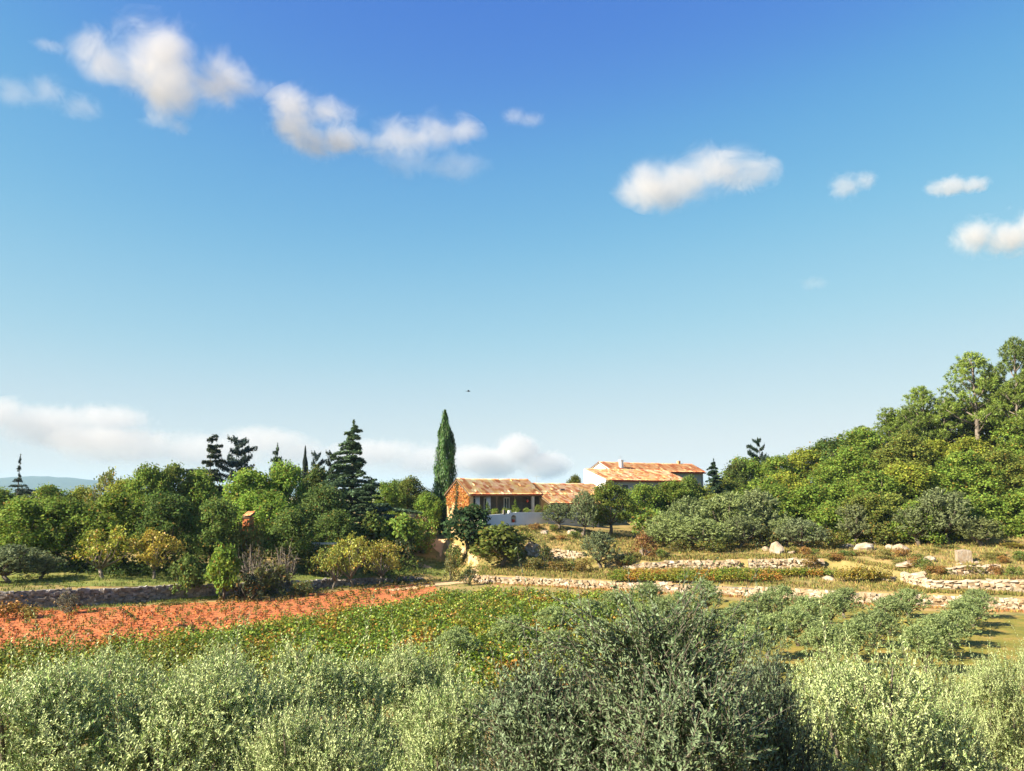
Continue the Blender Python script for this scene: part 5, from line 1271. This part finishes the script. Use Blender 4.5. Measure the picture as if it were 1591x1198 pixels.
def cloud(px, py, w, h, dist, puffs, dens, label, soft=1.0, amp=2.3, nsc=2.2, depth=.75):
    """w, h in photo pixels; puffs (x, z, rx, rz) inside the unit ellipsoid"""
    c = at(px, py, dist); s = dist / FPX; me = ico('cloud'); sx, sz = w / 2 * s, h / 2 * s; sy = max(sx, sz) * depth
    pf = [((x, 0.1 * math.sin(i * 2.1), z), (rx, .85, rz)) for i, (x, z, rx, rz) in enumerate(puffs)]
    m = cloud_mat('cloud_vapour', pf, .42 * dens / sy, nsc / max(sx * .8, sz), soft, amp); me.materials.append(m)
    o = bpy.data.objects.new('cloud', me); C.objects.link(o); o.location = c; o.scale = (sx, sy, sz); o.rotation_euler = (0, 0, -math.atan2(c[0], c[1]))
    tag(o, label, 'cloud'); o['kind'] = 'thing'
cloud(262, 115, 330, 190, 2600, [(-.12, .12, .52, .72), (-.55, .05, .38, .3), (.0, -.3, .35, .5), (.48, .05, .42, .3), (-.05, .5, .25, .35)], 5.5, 'large white cumulus cloud high on the left')
cloud(80, 150, 190, 100, 2600, [(-.1, .2, .4, .5), (-.55, -.1, .45, .5), (.4, -.2, .5, .35)], 1.0, 'thin wispy cloud left of the large cumulus', .9)
cloud(76, 72, 70, 26, 2600, [(0, 0, .9, .9)], .8, 'tiny faint cloud scrap near the upper left corner', .9)
cloud(258, 192, 100, 36, 2600, [(-.3, .1, .6, .7), (.4, -.1, .5, .6)], .8, 'faint cloud scrap just below the large cumulus', .9)
cloud(490, 195, 190, 150, 2800, [(-.45, .45, .5, .48), (-.35, .0, .5, .5), (.0, -.4, .5, .42), (.35, -.28, .42, .35), (.2, .38, .6, .22)], 4.2, 'white stepped cloud right of the large cumulus')
cloud(575, 222, 150, 60, 2800, [(-.3, 0, .7, .7), (.3, .1, .7, .6)], 1.6, 'thin streak of cloud joining the stepped and lens-shaped clouds', .9)
cloud(390, 130, 130, 60, 2700, [(-.4, .2, .6, .6), (.3, -.2, .7, .5)], .9, 'thin trailing wisp between the large cumulus and the stepped cloud', .9)
cloud(660, 212, 220, 84, 2800, [(-.3, -.05, .5, .6), (.2, .3, .5, .5), (.55, .3, .4, .4)], 3.2, 'white lens-shaped cloud in the row right of the stepped cloud')
cloud(670, 252, 220, 56, 2800, [(-.3, .1, .6, .7), (.4, -.1, .55, .7)], 1.0, 'thin veil of cloud below the lens-shaped cloud', .9)
cloud(812, 183, 90, 36, 2800, [(-.3, .1, .6, .7), (.3, -.1, .6, .6)], .9, 'small faint cloud at the right end of the left-hand cloud row', .8)
cloud(1080, 280, 290, 108, 2900, [(-.5, -.25, .45, .6), (-.15, .0, .5, .6), (.25, .2, .5, .65), (.65, .1, .35, .3), (-.55, .25, .3, .4)], 5.0, 'long white cloud sloping up to the right of centre')
cloud(1324, 288, 96, 56, 2900, [(-.2, 0, .7, .8), (.4, .2, .5, .6)], 1.5, 'small soft cloud between the long cloud and the right-hand cloud', .8)
cloud(1486, 288, 108, 48, 2900, [(-.2, 0, .7, .7), (.45, -.1, .5, .5)], 2.4, 'small white cloud near the right edge above the bright cloud', .6)
cloud(1556, 365, 170, 96, 2900, [(-.45, .1, .5, .7), (.1, -.15, .6, .6), (.6, .1, .5, .8)], 5.5, 'bright white cloud cut by the right edge')
cloud(1265, 440, 60, 30, 2900, [(0, 0, .9, .9)], .35, 'very faint cloud scrap low in the right half of the sky', .9)
cloud(110, 662, 330, 100, 15000, [(-.65, .3, .4, .6), (-.2, .1, .6, .6), (.3, .25, .45, .5), (.1, -.3, .8, .5)], 3.4, 'low pale cloud bank above the far hill', .6, 1.9, 5)
cloud(300, 695, 420, 90, 15000, [(-.5, 0, .6, .7), (.1, -.1, .6, .7), (.5, .25, .4, .6), (.75, -.1, .3, .5)], 3.0, 'low pale cloud bank behind the layered cedar', .6, 1.9, 5)
cloud(640, 712, 300, 80, 15500, [(-.4, .2, .6, .6), (.2, -.1, .6, .7), (.6, .0, .4, .6)], 3.4, 'low pale cloud bank behind the great cypress', .6, 1.9, 5)
cloud(800, 715, 190, 92, 15500, [(.05, .3, .42, .65), (-.4, -.1, .6, .6), (.5, -.2, .5, .55)], 5.0, 'piled white cumulus above the farmhouse roof', .45, 1.6, 4)

# ------------------------------------------------------------------ a bird
b0 = at(728, 608, 60); bt = thing('flying_bird', 'tiny dark bird gliding in the empty sky above the great cypress', 'bird', tuple(b0))
mb = MB(); mb.tube([b0 + (-.14, 0, 0), b0 + (-.09, 0, .01), b0, b0 + (.09, 0, .01), b0 + (.15, 0, .02)], [.008, .03, .04, .028, .006], 8); part('body', mb, M['feather'], bt, True)
for s in (-1, 1):
    mb = MB(); mb.prism([b0 + (.06, 0, .02), b0 + (.03, s * .2, .07), b0 + (-.05, s * .36, .04), b0 + (-.06, s * .18, .05), b0 + (-.05, 0, .02)], (0, 0, .008)); part('wing', mb, M['feather'], bt)
mb = MB(); mb.prism([b0 + (-.12, -.01, 0), b0 + (-.24, -.05, 0), b0 + (-.24, .05, 0), b0 + (-.12, .01, 0)], (0, 0, .008)); part('tail', mb, M['feather'], bt)
